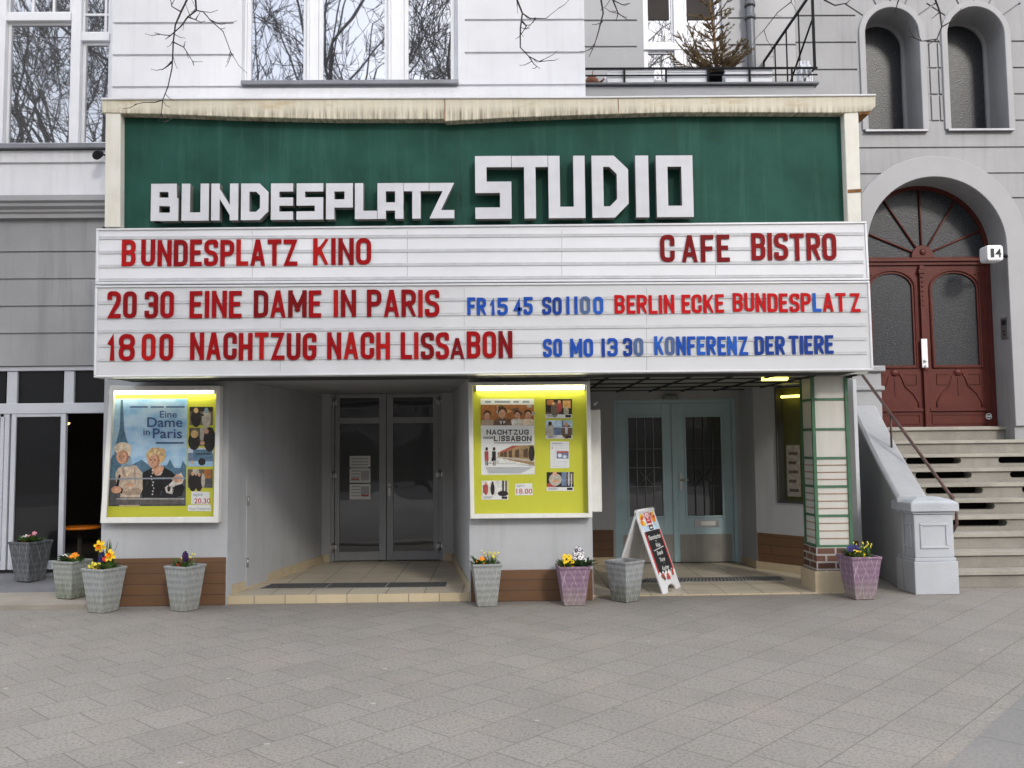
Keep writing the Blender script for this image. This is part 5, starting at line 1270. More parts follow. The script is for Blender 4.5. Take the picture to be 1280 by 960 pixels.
still(PYR, *C6(521,256,709,387), 'bluegrey', [('r',.0,.0,.6,.45,'sky_pale'),('r',.66,0,1,.5,'sky'),('e',.16,.7,.15,.55,'lite'),('e',.16,.22,.07,.14,'hair_dk'),('e',.78,.75,.2,.5,'suit'),('e',.76,.28,.07,.16,'skin'),('r',.72,.5,.82,.9,'pale'),('r',.0,.46,1,.5,'pale')], 'pale blue photo of two seated figures in the right case', True)
s = Sheet(PYR, [Q2(553,405),Q2(684,405),Q2(687,592),Q2(553,595)])
for k in range(11): s.r(*Q2(563,418+k*16), *Q2(598 if 3 < k < 8 else 672,422+k*16), 'pale')
s.r(*Q2(563,416), *Q2(635,421), 'print_grey'); s.r(*Q2(598,474), *Q2(682,527), 'bluegrey'); s.e(*Q2(620,505), 2.5, 2.5, 'poster_white'); s.e(*Q2(655,512), 2.5, 2, 'pale'); s.r(*Q2(600,474), *Q2(680,487), 'rose'); s.e(*Q2(566,452), .8, .8, 'print_red')
s.fin('film_sheet', 'white printed sheet with small picture between the photos in the right case', 'sheet')
still(PYR, *C6(527,622,718,754), 'dark', [('r',.0,.75,.35,1,'rose'),('r',.55,0,.75,.9,'bluegrey'),('e',.32,.5,.24,.42,'lite'),('e',.3,.1,.08,.15,'skin'),('r',.72,.1,1,.8,'mid'),('r',.8,.0,.84,.9,'pale'),('r',.9,.1,.93,1,'pale'),('e',.33,.6,.14,.1,'skin')], 'lowest photo on the right of the right case, dark with blue aisle', True)
still(PYR, *C6(68,682,256,816), 'snow', [('e',.16,.55,.09,.4,'rose'),('e',.16,.18,.04,.09,'skin'),('e',.41,.55,.08,.42,'dark'),('e',.41,.14,.04,.08,'hair_dk'),('r',.77,0,.84,.8,'dark'),('r',.88,0,.96,.9,'mid'),('e',.8,.85,.2,.18,'dark'),('r',.05,.3,.09,.8,'mid')], 'white photo with dark standing figures below the white film poster', True)
s = Sheet(PYR, [Q2(303,705),Q2(424,700),Q2(430,784),Q2(306,786)]); s.t('täglich', *Q2(312,710), *Q2(368,729), 'print_grey'); s.t('18.00', *Q2(313,738), *Q2(425,775), 'print_red'); s.fin('price_card', 'white card with a red show time under the white film poster', 'card')
# slim case on the pillar's side, seen edge on
x0, x1 = XM1+.002, xat(751.5,575,.10); zc0_, zc1_ = zat(746,640,.10), zat(746,512,.10)
sc_ = thing('side_case', (XM1, .4, zc0_), 'slim white poster box on the side of the middle pillar', 'display case')
q = MB(); q.box(x0,.10,zc0_,x1,1.0,zc1_); q.build('box', M['case_white'], sc_, bevel=.006)
q = MB(); q.box(x1+.0005,.14,zc0_+.04,x1+.004,.96,zc1_-.04); q.build('pane', M['shop_glass'], sc_)
q = MB(); q.tube([(x0,.14,zc1_+.06),(x0+.05,.13,zc1_+.06),(x0+.09,.12,zc1_+.09)], .012, 7); q.ball((x0+.055,.13,zc1_+.065), .026, 8); q.build('hook', M['steel'], sc_)
# case sunk in the angled wall of the right recess
w3 = thing('wall_showcase', aw(ct0, cz0), 'sunken showcase with yellow tube light in the right entrance', 'display case')
q = MB(); t = .02
awbox(q, ct0,cz0,ct1,cz1,-.14,-.16); q.build('back_panel', mat('olive_panel', (.10,.10,.03), .6, .3, 3), w3)
q = MB(); awbox(q, ct0+.001,cz0+.001,ct1-.001,cz0+t,.01,-.139); awbox(q, ct0+.001,cz1-t,ct1-.001,cz1-.001,.01,-.139); awbox(q, ct0+.001,cz0+t,ct0+t,cz1-t,.01,-.139); awbox(q, ct1-t,cz0+t,ct1-.001,cz1-t,.01,-.139); q.build('frame', M['grille_dim'], w3)
q = MB(); awbox(q, ct0+t,cz0+t,ct1-t,cz1-t,-.012,-.017); q.build('pane', M['case_glass'], w3)
q = MB(); q.tube([aw(ct0+.06,cz1-.13,-.06), aw(ct1-.1,cz1-.13,-.06)], .017, 8); q.build('light_tube', M['yellow_glow'], w3)
for t0, t1, za, zc_, m_, lab in ((ct0+.30,ct0+.58,cz0+.10,cz1-.35,'ink_dark','dark poster leaning in the sunken showcase'),(ct0+.06,ct0+.26,cz0+.08,cz0+.75,'ink_lite','pale narrow sheet in the sunken showcase')):
    q = MB(); awbox(q, t0,za,t1,zc_,-.132,-.1385); 
    for k in range(5): awbox(q, t0+.03,za+.06+k*.12,t1-.03-.03*(k%2),za+.10+k*.12,-.131,-.1318,1)
    o = q.build('showcase_poster', [M[m_], M['ink_mid']], loc=aw(t0,za,-.135)); tag(o, lab, 'poster')
# two glowing yellow strips under the soffit of the right recess
q = MB(); 
for k in (0,1): y = .30+.22*k; q.box(3.02+.06*k,y-.012,ZC-.022,3.32+.06*k,y+.012,ZC-.002)
mq_l = q.build('yellow_strips', M['yellow_glow'], loc=(3.2,.9,ZC-.03)); tag(mq_l, 'yellow lit ceiling tubes above the column', 'ceiling light')
# small spotlight at the bay
c = at(126,196,BY-.10); q = MB(); q.tube([(c.x+.04,BY-.002,c.z+.04),(c.x+.02,BY-.13,c.z+.03)], .012, 6); q.loft([[(c.x+.02+r*math.cos(6.283*k/12),BY-.13-d,c.z+.03-d*.5+r*math.sin(6.283*k/12)) for k in range(12)] for r, d in ((.02,0),(.045,.03),(.06,.12),(.05,.12))]); tag(q.build('spotlight', M['black_iron'], loc=(c.x,BY,c.z)), 'small dark spotlight on the wall left of the marquee', 'spotlight')
# ------------------------------------------------------------------ terrace in front of the cafe
tz1 = shop_floor
P = [at(-220,750,0), at(122,750,0)]
q = MB(); xl_, xr_ = BX0, XL0-.001
q._add([(xl_,-.12,0),(xr_,-.12,0),(xr_,-.12,.045),(xl_,-.12,.045),(xr_,.55,.075),(xl_,.55,.075)], [(0,1,2,3),(3,2,4,5)])
o = q.build('terrace_slab', M['terrace_concrete']); tag(o, kind='structure', label='pale concrete apron in front of the cafe')
q = MB(); q._add([(xl_,.551,.075),(xr_,.551,.075),(xr_,.72,.125),(xl_,.72,.125),(xr_,BY+.5,tz1-.002),(xl_,BY+.5,tz1-.002)], [(0,1,2,3),(3,2,4,5)])
o = q.build('terrace', M['terrace_asphalt']); tag(o, kind='structure', label='dark strip of paving along the cafe front')
def tz(Y): return 0 if Y < -.12 else .045+(Y+.12)/.67*.03 if Y < .55 else .075+(Y-.55)/.17*.05 if Y < .72 else .125+(Y-.72)/(BY+.5-.72)*(tz1-.127)
# ------------------------------------------------------------------ planters
def pot_mat(name, base, low, line):
    m, nt, b_ = _tree(name); g = N(nt); uv = g.n('ShaderNodeUVMap').outputs[0]
    s = g.n('ShaderNodeSeparateXYZ', {0: uv}); u, v = s.outputs[0], s.outputs[1]; o = g.coord()
    def tri(e): return g.math('ABSOLUTE', g.math('SUBTRACT', g.math('FRACT', e), .5))
    wob = g.math('MULTIPLY', g.noise(o, 9, 3, .6), .4)
    d1 = tri(g.math('ADD', g.math('ADD', g.math('MULTIPLY', u, 3.0), g.math('MULTIPLY', v, 1.45)), wob)); d2 = tri(g.math('ADD', g.math('SUBTRACT', g.math('MULTIPLY', u, 3.0), g.math('MULTIPLY', v, 1.45)), wob))
    ln = g.math('MINIMUM', d1, d2); lines = g.ramp(ln, .015, .05, (1,1,1,1), (0,0,0,1))
    rows = g.ramp(tri(g.math('MULTIPLY', v, 7.0)), .1, .4)
    n1 = g.noise(o, 7, 5, .65)
    c = g.mix(g.ramp(g.math('ADD', v, g.math('MULTIPLY', g.math('SUBTRACT', n1, .5), .9)), .12, .5), c4(low), c4(base))
    c = g.mix(.18, c, rows, 'MULTIPLY')
    c = g.mix(g.math('MULTIPLY', lines, g.ramp(g.noise(o, 14, 3, .6), .3, .6)), c, c4(line))
    c = g.mix(.35, c, g.ramp(g.noise(o, 22, 4, .7), .3, .7, (.5,.5,.5,1)), 'MULTIPLY')
    nt.links.new(c, b_.inputs['Base Color']); b_.inputs['Roughness'].default_value = .6
    g.bump(b_, g.math('SUBTRACT', g.math('MULTIPLY', rows, .6), lines), .35, .006)
    return m
pot_mat('pot_grey', (.33,.345,.34), (.30,.305,.275), (.43,.43,.40)); pot_mat('pot_purple', (.27,.17,.25), (.30,.24,.235), (.47,.39,.42)); pot_mat('pot_dark', (.085,.09,.10), (.11,.115,.12), (.24,.25,.26)); pot_mat('pot_green', (.30,.32,.29), (.20,.22,.16), (.42,.43,.38)); pot_mat('pot_empty', (.31,.32,.32), (.19,.20,.16), (.42,.43,.42))
def planter(x, y, z, wt_, wb, h, rot, m, label, soil=True):
    root = thing('planter', (x, y, z), label, 'planter', 'tapered square planters along the front')
    ca, sa = math.cos(rot), math.sin(rot)
    def sq(w, zz): return [(x+(a*ca-c*sa)*w/2, y+(a*sa+c*ca)*w/2, z+zz) for a, c in ((-1,-1),(1,-1),(1,1),(-1,1))]
    q = MB(); t = .035
    prof = [(wb-.02,0),(wb,.012),(wt_-.012,h-.03),(wt_,h-.026),(wt_+.004,h),(wt_-t,h),(wt_-t-.03,h-.14)]
    for k in range(len(prof)-1):
        a, c = sq(*prof[k]), sq(*prof[k+1])
        for i in range(4): j = (i+1)%4; q._add([a[i],a[j],c[j],c[i]], [(0,1,2,3)])
    q._add(sq(wb-.02,0), [(3,2,1,0)]); q._add(sq(wt_-t-.028,h-.139), [(0,1,2,3)])
    o = q.build('pot', M[m], root)
    me = o.data; ul = me.uv_layers.new(name='UVMap')
    for p in me.polygons:
        zs = [me.vertices[v].co.z/h for v in p.vertices]
        for li, (vi, u) in enumerate(zip(p.vertices, (0,1,1,0))): ul.data[p.loop_start+li].uv = (u, max(0, min(1, zs[li])))
    bm = bmesh.new(); bm.from_mesh(me); bmesh.ops.remove_doubles(bm, verts=bm.verts, dist=1e-5); bm.to_mesh(me); bm.free()
    bv = o.modifiers.new('bevel', 'BEVEL'); bv.width = .004; bv.segments = 2; bv.limit_method = 'ANGLE'; bv.angle_limit = R(35)
    q = MB(); s_ = sq(wt_-t-.006, h-.035 if soil else h-.13); c = (x, y, s_[0][2]+(.012 if soil else .0)); rg2 = random.Random(int(x*100))
    n_ = 6; grid = []
    for i in range(n_+1):
        for j in range(n_+1):
            u, v = i/n_, j/n_; p = [(s_[0][k]*(1-u)+s_[1][k]*u)*(1-v)+(s_[3][k]*(1-u)+s_[2][k]*u)*v for k in range(3)]
            if 0 < i < n_ and 0 < j < n_: p[2] += rg2.uniform(0,.02)
            grid.append(tuple(p))
    q._add(grid, [(i*(n_+1)+j, (i+1)*(n_+1)+j, (i+1)*(n_+1)+j+1, i*(n_+1)+j+1) for i in range(n_) for j in range(n_)], 0, True); q.build('soil', M['soil'], root)
    return dict(x=x, y=y, z=z+h-.03, w=wt_-.07, ca=ca, sa=sa)
def place(pxl, pyb, Y, pxt0, pxt1, pyt, pxb0, pxb1, rot, m, label, soil=True):
    zb_ = max(0, tz(Y)) if pxl < 120 else 0
    s = (Y-CAM.y)/FPX; c = at((pxt0+pxt1)/2, (pyt+pyb)/2, Y); k = (abs(math.cos(rot))+abs(math.sin(rot)))*1.06
    top = zat((pxt0+pxt1)/2, pyt, Y)
    return planter(c.x, Y, zb_, (pxt1-pxt0)*s/k, (pxb1-pxb0)*s/k, top-zb_, rot, m, label, soil)
p1 = place(38, 720, .98, 14, 62, 676, 23, 55, R(-22), 'pot_dark', 'dark slate grey planter by the cafe door with small pink flowers')
p2 = place(88, 748, .24, 68, 112, 700, 75, 107, R(-20), 'pot_green', 'greenish planter half hidden behind the daffodil pot')
p3 = place(129, 762, -.30, 104, 155.5, 709, 113.5, 147, R(-24), 'pot_grey', 'grey planter with tall yellow daffodils left of the brown base')
p4 = place(231, 762, -.28, 206.5, 256, 706, 214, 246, R(-26), 'pot_grey', 'grey planter with purple hyacinth under the blue poster case')
p5 = place(607, 758, -.22, 586.5, 629, 703, 594, 622, R(7), 'pot_grey', 'grey planter with orange pansy under the white poster case')
p6 = place(717, 759, -.23, 694, 738, 706, 702, 731, R(4), 'pot_purple', 'purple planter with yellow and violet pansies at the middle pillar')
p7 = place(782, 750, -.08, 755, 807.5, 700, 764, 800, R(40), 'pot_empty', 'empty grey planter beside the white menu board', False)
p8 = place(1076, 748, -.10, 1051.5, 1097.5, 694, 1061, 1091, R(6), 'pot_purple', 'purple planter with yellow pansies in front of the tiled column')
# ------------------------------------------------------------------ flowers
FR_ = random.Random(21)
def pp(p, u, v, dz=0.0):
    a, c = u*p['w']/2, v*p['w']/2; return Vector((p['x']+a*p['ca']-c*p['sa'], p['y']+a*p['sa']+c*p['ca'], p['z']+dz))
def leafblade(q, p, d, ln, w, mi=0, droop=.3):
    d = Vector(d).normalized(); s = d.cross(Vector((0,0,1))); s = s.normalized() if s.length > .01 else Vector((1,0,0))
    pts = [Vector(p)+d*ln*t+Vector((0,0,-droop*ln*t*t)) for t in (0,.35,.7,1)]; ws = (w*.35,w*.5,w*.42,0)
    up_ = s.cross(d)*w*.12
    v = []
    for a, b_ in zip(pts, ws): v += [tuple(a-s*b_+up_), tuple(a), tuple(a+s*b_+up_)]
    q._add(v, [(3*i+a, 3*i+3+a, 3*i+4+a, 3*i+1+a) for i in range(3) for a in (0,1)], mi, True)
def blossom(root, c, face, size, pm, em, petals=5, trumpet=0.0, label=None):
    f = Vector(face).normalized(); u = f.orthogonal().normalized(); w = f.cross(u); c = Vector(c); q = MB()
    for k in range(petals):
        a = 6.283*k/petals+FR_.uniform(-.15,.15); e = u*math.cos(a)+w*math.sin(a); t = f.cross(e)
        ln = size*FR_.uniform(.85,1.1); wd = ln*(.62 if petals == 5 else .42); b0 = c+f*.001*k
        P_ = [b0, b0+e*ln*.4-t*wd*.7+f*.006, b0+e*ln*.85-t*wd*.55+f*.003, b0+e*ln-f*.004, b0+e*ln*.85+t*wd*.55+f*.003, b0+e*ln*.4+t*wd*.7+f*.006]
        q._add([tuple(x) for x in P_], [(0,1,2,3),(0,3,4,5)], 0, True)
    if trumpet:
        q.loft([[tuple(c+f*h+(u*math.cos(6.283*i/9)+w*math.sin(6.283*i/9))*r) for i in range(9)] for h, r in ((0,size*.22),(trumpet*.7,size*.27),(trumpet,size*.40))], 1, True, False)
    else:
        q.loft([[tuple(c+f*h+(u*math.cos(6.283*i/7)+w*math.sin(6.283*i/7))*r) for i in range(7)] for h, r in ((.004,size*.30),(.009,size*.2),(.012,size*.02))], 1)
    return q.build('blossom', [M[pm], M[em]], root)
def pansy(p, spots, pm, em, label, nl=26, size=.026, spread=.13, base=(0,0), leafm='leaf'):
    b0 = pp(p, *base); root = thing('pansy', tuple(b0), label, 'flower')
    q = MB()
    for k in range(int(nl*2.4)):
        a = FR_.uniform(0,6.283); r = spread*math.sqrt(FR_.random())*.8; o = b0+Vector((r*math.cos(a), r*math.sin(a)*.8, FR_.uniform(-.01,.03)))
        leafblade(q, o, (math.cos(a)*.8, math.sin(a)*.8, FR_.uniform(.4,1.8)), FR_.uniform(.07,.15), .04, 0)
    tops = []
    for (u, v, h) in spots:
        t = pp(p, u, v, h); g0 = b0.lerp(t, .35); g0.z = b0.z-.005; q.tube([tuple(g0), tuple(g0.lerp(t,.6)+Vector((0,.01,.01))), tuple(t+Vector((0,.004,-.002)))], .0028, 5, 1, False); tops.append(t)
    q.build('foliage', [M[leafm], M['stalk']], root)
    for t in tops: blossom(root, t, (FR_.uniform(-.35,.35), -1, FR_.uniform(.15,.7)), size*1.22*FR_.uniform(.85,1.15), pm, em)
    return root
def grassy(p, base, n, h, label, tips=None, name='spring_bulb', w=.012, lean=.5):
    b0 = pp(p, *base); root = thing(name, tuple(b0), label, 'plant'); q = MB(); tips_ = []
    for k in range(n):
        a = FR_.uniform(0,6.283); o = b0+Vector((FR_.uniform(-.05,.05), FR_.uniform(-.04,.04), -.005)); d = Vector((math.cos(a)*lean*FR_.uniform(.2,1), math.sin(a)*lean*FR_.uniform(.2,1), 1))
        ln = h*FR_.uniform(.6,1.05); leafblade(q, o, d, ln, w, 0, FR_.uniform(.0,.18))
        if tips and FR_.random() < .5: tips_.append(o+d.normalized()*ln*.93)
    q.build('leaves', M['leaf'], root)
    for p_ in tips_: qt = MB(); qt.ball(tuple(p_), .010, 6, sq=(.8,.8,1.5)); qt.build('bud', M[tips], root)
    return root
def daffodil(p, base, heads, label, nleaf=7, hl=.22):
    b0 = pp(p, *base); root = thing('daffodil', tuple(b0), label, 'flower'); q = MB()
    for k in range(nleaf):
        a = FR_.uniform(0,6.283); leafblade(q, b0+Vector((FR_.uniform(-.03,.03),FR_.uniform(-.03,.03),-.005)), (math.cos(a)*.25, math.sin(a)*.25, 1), hl*FR_.uniform(.7,1.1), .016, 0, .1)
    for (u, v, h, s, pm, em) in heads:
        t = pp(p, u, v, h); q.tube([tuple(b0+Vector((FR_.uniform(-.03,.03),0,-.005))), tuple(b0.lerp(t,.6)+Vector((0,.01,.02))), tuple(t+Vector((0,.02,0)))], .0038, 6, 1, False)
    q.build('foliage', [M['leaf'], M['stalk']], root)
    for (u, v, h, s, pm, em) in heads: blossom(root, pp(p,u,v,h), (FR_.uniform(-.4,.4), -1, FR_.uniform(-.1,.35)), s, pm, em, 6, s*.65)
    return root
def hyacinth(p, base, h, label, m):
    b0 = pp(p, *base); root = thing('hyacinth', tuple(b0), label, 'flower'); q = MB()
    for k in range(7): a = k*.9; leafblade(q, b0, (math.cos(a)*.5, math.sin(a)*.5, .9), .11, .022, 0, .15)
    q.tube([tuple(b0), tuple(b0+Vector((0,0,h*.5)))], .007, 6, 1); q.build('foliage', [M['leaf'], M['stalk']], root)
    q = MB()
    for k in range(80):
        t = FR_.random(); a = FR_.uniform(0,6.283); r = .032*math.sin(math.pi*(.15+.8*t))**.6*FR_.uniform(.7,1.1); c = b0+Vector((math.cos(a)*r, math.sin(a)*r, h*(.35+.65*t)))
        e = Vector((math.cos(a), math.sin(a), .2)); s = e.orthogonal().normalized()*.011; w = e.cross(s).normalized()*.011
        q._add([tuple(c+s+e*.006), tuple(c+w+e*.006), tuple(c-s+e*.006), tuple(c-w+e*.006), tuple(c)], [(0,1,4),(1,2,4),(2,3,4),(3,0,4)], 0)
    q.ball(tuple(b0+Vector((0,0,h*.65))), .024, 9, 0, (1,1,2.4)); q.build('flower_spike', M[m], root)
    return root
# cafe pot
pansy(p1, [(.15,-.2,.085),(.3,.1,.12)], 'petal_pink', 'petal_white', 'pink daisy pair in the dark slate planter', 14, .022, .08, (.2,0))
pansy(p1, [(.2,-.75,.035),(.0,-.7,.03)], 'petal_red', 'petal_yellow', 'low red flowers at the rim of the dark slate planter', 8, .024, .06, (.1,-.55))
pansy(p1, [(-.55,-.3,.07),(-.3,-.2,.09),(-.7,0,.06)], 'petal_white', 'petal_yellow', 'small white flowers at the left of the dark slate planter', 18, .017, .09, (-.5,0), 'leaf_dark')
# greenish pot behind
pansy(p2, [(-.72,-.3,.07),(-.6,-.2,.06)], 'petal_white', 'petal_yellow', 'white flower at the left end of the greenish planter', 12, .022, .07, (-.65,0), 'leaf_dark')
pansy(p2, [(-.15,-.4,.055),(-.3,-.2,.05)], 'petal_pink', 'petal_white', 'pale pink flowers in the middle of the greenish planter', 12, .02, .07, (-.2,-.1), 'leaf_dark')
pansy(p2, [(.35,-.5,.06),(.5,-.55,.075),(.62,-.5,.05),(.45,-.2,.09),(.7,-.3,.08),(.25,-.3,.055)], 'petal_orange', 'petal_yellow', 'orange yellow pansies at the right of the greenish planter', 18, .03, .09, (.5,-.3))
# daffodil pot
daffodil(p3, (-.1,.0), [(-.38,-.2,.245,.066,'petal_yellow','petal_orange'),(.78,-.1,.155,.066,'petal_yellow','petal_orange')], 'tall yellow daffodils in the grey planter left of the brown base', 8, .26)
daffodil(p3, (-.4,-.6), [(-.75,-.45,.04,.058,'petal_pale','petal_yellow'),(.05,-.9,.045,.056,'petal_pale','petal_yellow')], 'low pale yellow daffodils at the rim of the grey planter', 8, .10)
hyacinth(p3, (-.22,-.1), .185, 'dark blue hyacinth between the daffodils', 'petal_blue')
pansy(p3, [(.35,-.1,.13),(.42,-.25,.11),(.28,-.2,.12)], 'petal_red', 'petal_red', 'red primroses among the daffodils', 26, .022, .12, (.35,-.1))
grassy(p3, (.1,.25), 16, .36, 'long upright leaf blades behind the daffodils', None, 'leafy_bulb', .024, .28)
# hyacinth pot
hyacinth(p4, (.1,-.1), .17, 'single dark purple hyacinth in the planter under the blue poster', 'petal_purple')
pansy(p4, [(-.55,-.25,.02),(-.4,-.4,.025),(-.3,-.2,.03),(-.6,-.05,.025),(-.2,-.45,.02)], 'petal_red', 'petal_orange', 'low red primroses beside the purple hyacinth', 12, .028, .08, (-.4,-.2))
grassy(p4, (.5,.1), 13, .16, 'thin curling leaves beside the purple hyacinth', 'petal_pale', 'spring_bulb', .010, .7)
# orange pansy pot
pansy(p5, [(-.5,-.5,.04),(-.35,-.55,.055),(-.65,-.45,.035),(-.4,-.4,.07)], 'petal_orange', 'petal_yellow', 'orange pansies under the white poster case', 16, .028, .08, (-.5,-.3))
grassy(p5, (.35,.0), 34, .17, 'tuft of thin leaves with yellow buds beside the orange pansies', 'petal_pale', 'spring_bulb', .009, .75)
# two-colour pansy pot
pansy(p6, [(-.72,-.5,.07),(-.55,-.6,.10),(-.5,-.7,.05),(-.3,-.75,.075),(-.25,-.8,.04),(-.65,-.3,.12),(-.35,-.4,.12),(-.78,-.4,.04),(-.15,-.6,.055)], 'petal_yellow', 'petal_eye', 'bright yellow pansies with dark eyes in the purple planter at the pillar', 26, .034, .10, (-.5,-.4))
pansy(p6, [(.2,-.3,.14),(.35,-.1,.18),(.5,-.3,.15),(.7,-.2,.13),(.85,-.3,.10),(.4,.1,.20),(.6,0,.19),(.25,-.1,.165),(.15,-.45,.10),(.8,0,.15),(.55,-.5,.11),(.75,-.6,.035),(.95,-.2,.08)], 'petal_white', 'petal_purple', 'violet and white pansies in the purple planter at the pillar', 60, .021, .13, (.5,-.2), 'leaf_dark')
pansy(p6, [(.3,-.2,.185),(.55,.1,.20),(.7,.1,.175),(.4,.2,.19),(.15,0,.14)], 'petal_purple', 'petal_white', 'dark violet pansies at the top of the purple planter by the pillar', 20, .02, .11, (.45,.1), 'leaf_dark')
# column pot
pansy(p8, [(-.6,-.5,.055),(-.4,-.6,.06),(-.2,-.65,.06),(-.5,-.7,.03),(-.05,-.6,.05),(-.7,-.4,.04),(-.3,-.8,.015)], 'petal_yellow', 'petal_eye', 'yellow pansies in the purple planter by the column', 22, .031, .10, (-.4,-.4))
pansy(p8, [(-.75,-.1,.10),(-.5,-.1,.105),(-.3,-.1,.11),(-.6,.1,.11)], 'petal_blue', 'petal_purple', 'dark blue pansies behind the yellow ones by the column', 22, .03, .09, (-.5,0), 'leaf_dark')
grassy(p8, (.4,-.1), 26, .21, 'tuft of leaves with yellow buds in the purple planter by the column', 'petal_pale', 'spring_bulb', .014, .8)

# ------------------------------------------------------------------ menu board
gA = gnd(831,745,0.0)
bA = Vector((gA.x, gA.y, .003)); bB = bA+Vector((.30,.52,0)).normalized()*.58
wdir = Vector((bB.x-bA.x, bB.y-bA.y, 0)).normalized(); out = Vector((wdir.y, -wdir.x, 0)); out = out if out.x > 0 else -out
tpx = at(786.5, 640, bA.y); HB = tpx.z
half = abs((Vector((tpx.x, tpx.y, 0))-Vector((bA.x, bA.y, 0))).dot(out))
half = max(.30, min(.46, half))
ab = thing('menu_board', tuple((bA+bB)/2-out*half), 'white folding pavement board with black menu panel', 'sign board')
WB = .58
def fp(u, v, o=0.0, side=1):                     # u across, v up the slope, o outwards
    base = bA+wdir*u*WB-out*half*(1-side) if side == 1 else bA-out*2*half+wdir*u*WB
    top = bA-out*half+wdir*u*WB; top = Vector((top.x, top.y, HB)); b0 = Vector((base.x, base.y, .002+(FR if u > .5 else 0)*0+.0))
    s = (top-b0); n = (out*s.z*(1 if side == 1 else -1)+Vector((0,0,half))).normalized()
    p = b0+s*v+n*o; return (p.x, p.y, p.z)
def fbox(q, pts, o0, o1, mi=0, side=1):
    n = len(pts); q._add([fp(u,v,o1,side) for u, v in pts]+[fp(u,v,o0,side) for u, v in pts], [tuple(range(n)), tuple(range(2*n-1,n-1,-1))]+[(i,i+n,(i+1)%n+n,(i+1)%n) for i in range(n)], mi)
foot = [(0,0),(.14,0)]+[(.5-.36*math.cos(math.pi*k/12)*.72, .01+.085*math.sin(math.pi*k/12)) for k in range(13)]+[(.86,0),(1,0),(1,.985),(.96,1),(.04,1),(0,.985)]
for side in (1, 2):
    q = MB(); fbox(q, foot, -.028, 0, 0, side); q.build('leaf_panel', M['trim_white'], ab, bevel=.006)
q = MB(); c0, c1 = Vector(fp(.0,1)), Vector(fp(1,1)); q.tube([tuple(c0+wdir*.02-Vector((0,0,.012))), tuple(c1-wdir*.02-Vector((0,0,.012)))], .022, 8); q.build('hinge', M['trim_white'], ab)
K = ['print_red','ink','paper','ink_hair','ink_sky_pale','petal_orange','ink_suit','ink_rose','print_grey','petal_yellow','ink_sepia']
KI = {k: i for i, k in enumerate(K)}; q = MB(); lay = [0.0]
def fpoly(pts, m): lay[0] += .00012; q.poly([fp(u, v, .0005+lay[0]) for u, v in pts], KI[m])
def frc(u0, v0, u1, v1, m): fpoly([(u0,v0),(u1,v0),(u1,v1),(u0,v1)], m)
def fel(u, v, ru, rv, m, n=14): fpoly([(u+ru*math.cos(6.283*k/n), v+rv*math.sin(6.283*k/n)) for k in range(n)], m)
def ftx(t, u0, v0, u1, v1, m, sl=0.0):
    lay[0] += .00012; e = lay[0]; me = text_mesh(t); q.mesh(me, lambda c: fp(u0+(u1-u0)*c.x+sl*c.y, v0+(v1-v0)*c.y, .0005+e), KI[m])
frc(.05,.80,.95,.975,'ink_sky_pale'); frc(.07,.745,.93,.80,'ink_sky_pale')
for u, v, ru, rv, m in ((.2,.90,.13,.05,'petal_orange'),(.16,.93,.06,.03,'petal_yellow'),(.24,.87,.08,.035,'paper'),(.2,.90,.05,.025,'print_red'),(.14,.845,.1,.03,'petal_orange'),(.22,.83,.07,.022,'petal_yellow'),(.8,.90,.13,.05,'petal_orange'),(.78,.92,.06,.03,'ink_hair'),(.84,.88,.07,.035,'print_red'),(.8,.855,.1,.03,'petal_orange'),(.72,.93,.06,.02,'ink_rose'),(.88,.94,.05,.02,'petal_yellow')): fel(u, v, ru, rv, m)
frc(.36,.80,.64,.97,'print_red'); frc(.40,.745,.62,.80,'ink')
for s in (-1,1): fel(.5+s*.045, .928, .055, .024, 'paper'); 
fpoly([(.405,.92),(.595,.92),(.5,.875)], 'paper'); fel(.465,.927,.022,.011,'print_red'); fel(.535,.927,.022,.011,'print_red'); fpoly([(.47,.912),(.53,.912),(.5,.893)], 'print_red')
frc(.43,.857,.57,.866,'paper'); frc(.28,.808,.7,.824,'paper'); frc(.44,.762,.58,.782,'paper')
fpoly([(.05,.23),(.95,.23),(.95,.735),(.05,.735)], 'print_red'); fpoly([(.115,.22),(.885,.22),(.885,.738),(.115,.738)], 'ink')
for t, u0, v0, u1, v1 in (('Flammkuchen',.17,.632,.84,.688),('+',.47,.600,.52,.622),('Wein',.40,.535,.66,.585),('Snack',.32,.445,.66,.495),('Torte',.34,.365,.64,.412),(',',.5,.335,.515,.35),('Kuchen',.33,.265,.70,.315)): ftx(t, u0, v0, u1, v1, 'paper', .03)
fpoly([(.22,.503),(.82,.524),(.82,.532),(.22,.511)], 'paper')
for k in range(16): fel(.08+.056*k, .215+.02*math.sin(k*2.1), .05, .03, 'paper', 10)
for u, v, m in ((.2,.205,'ink_suit'),(.27,.18,'ink_suit'),(.26,.215,'ink_rose'),(.5,.20,'print_red'),(.53,.17,'print_red'),(.47,.175,'ink_rose'),(.8,.225,'print_red'),(.78,.2,'ink_rose')): fel(u, v, .065, .026, m)
q.build('menu_print', [M[k] for k in K], ab)

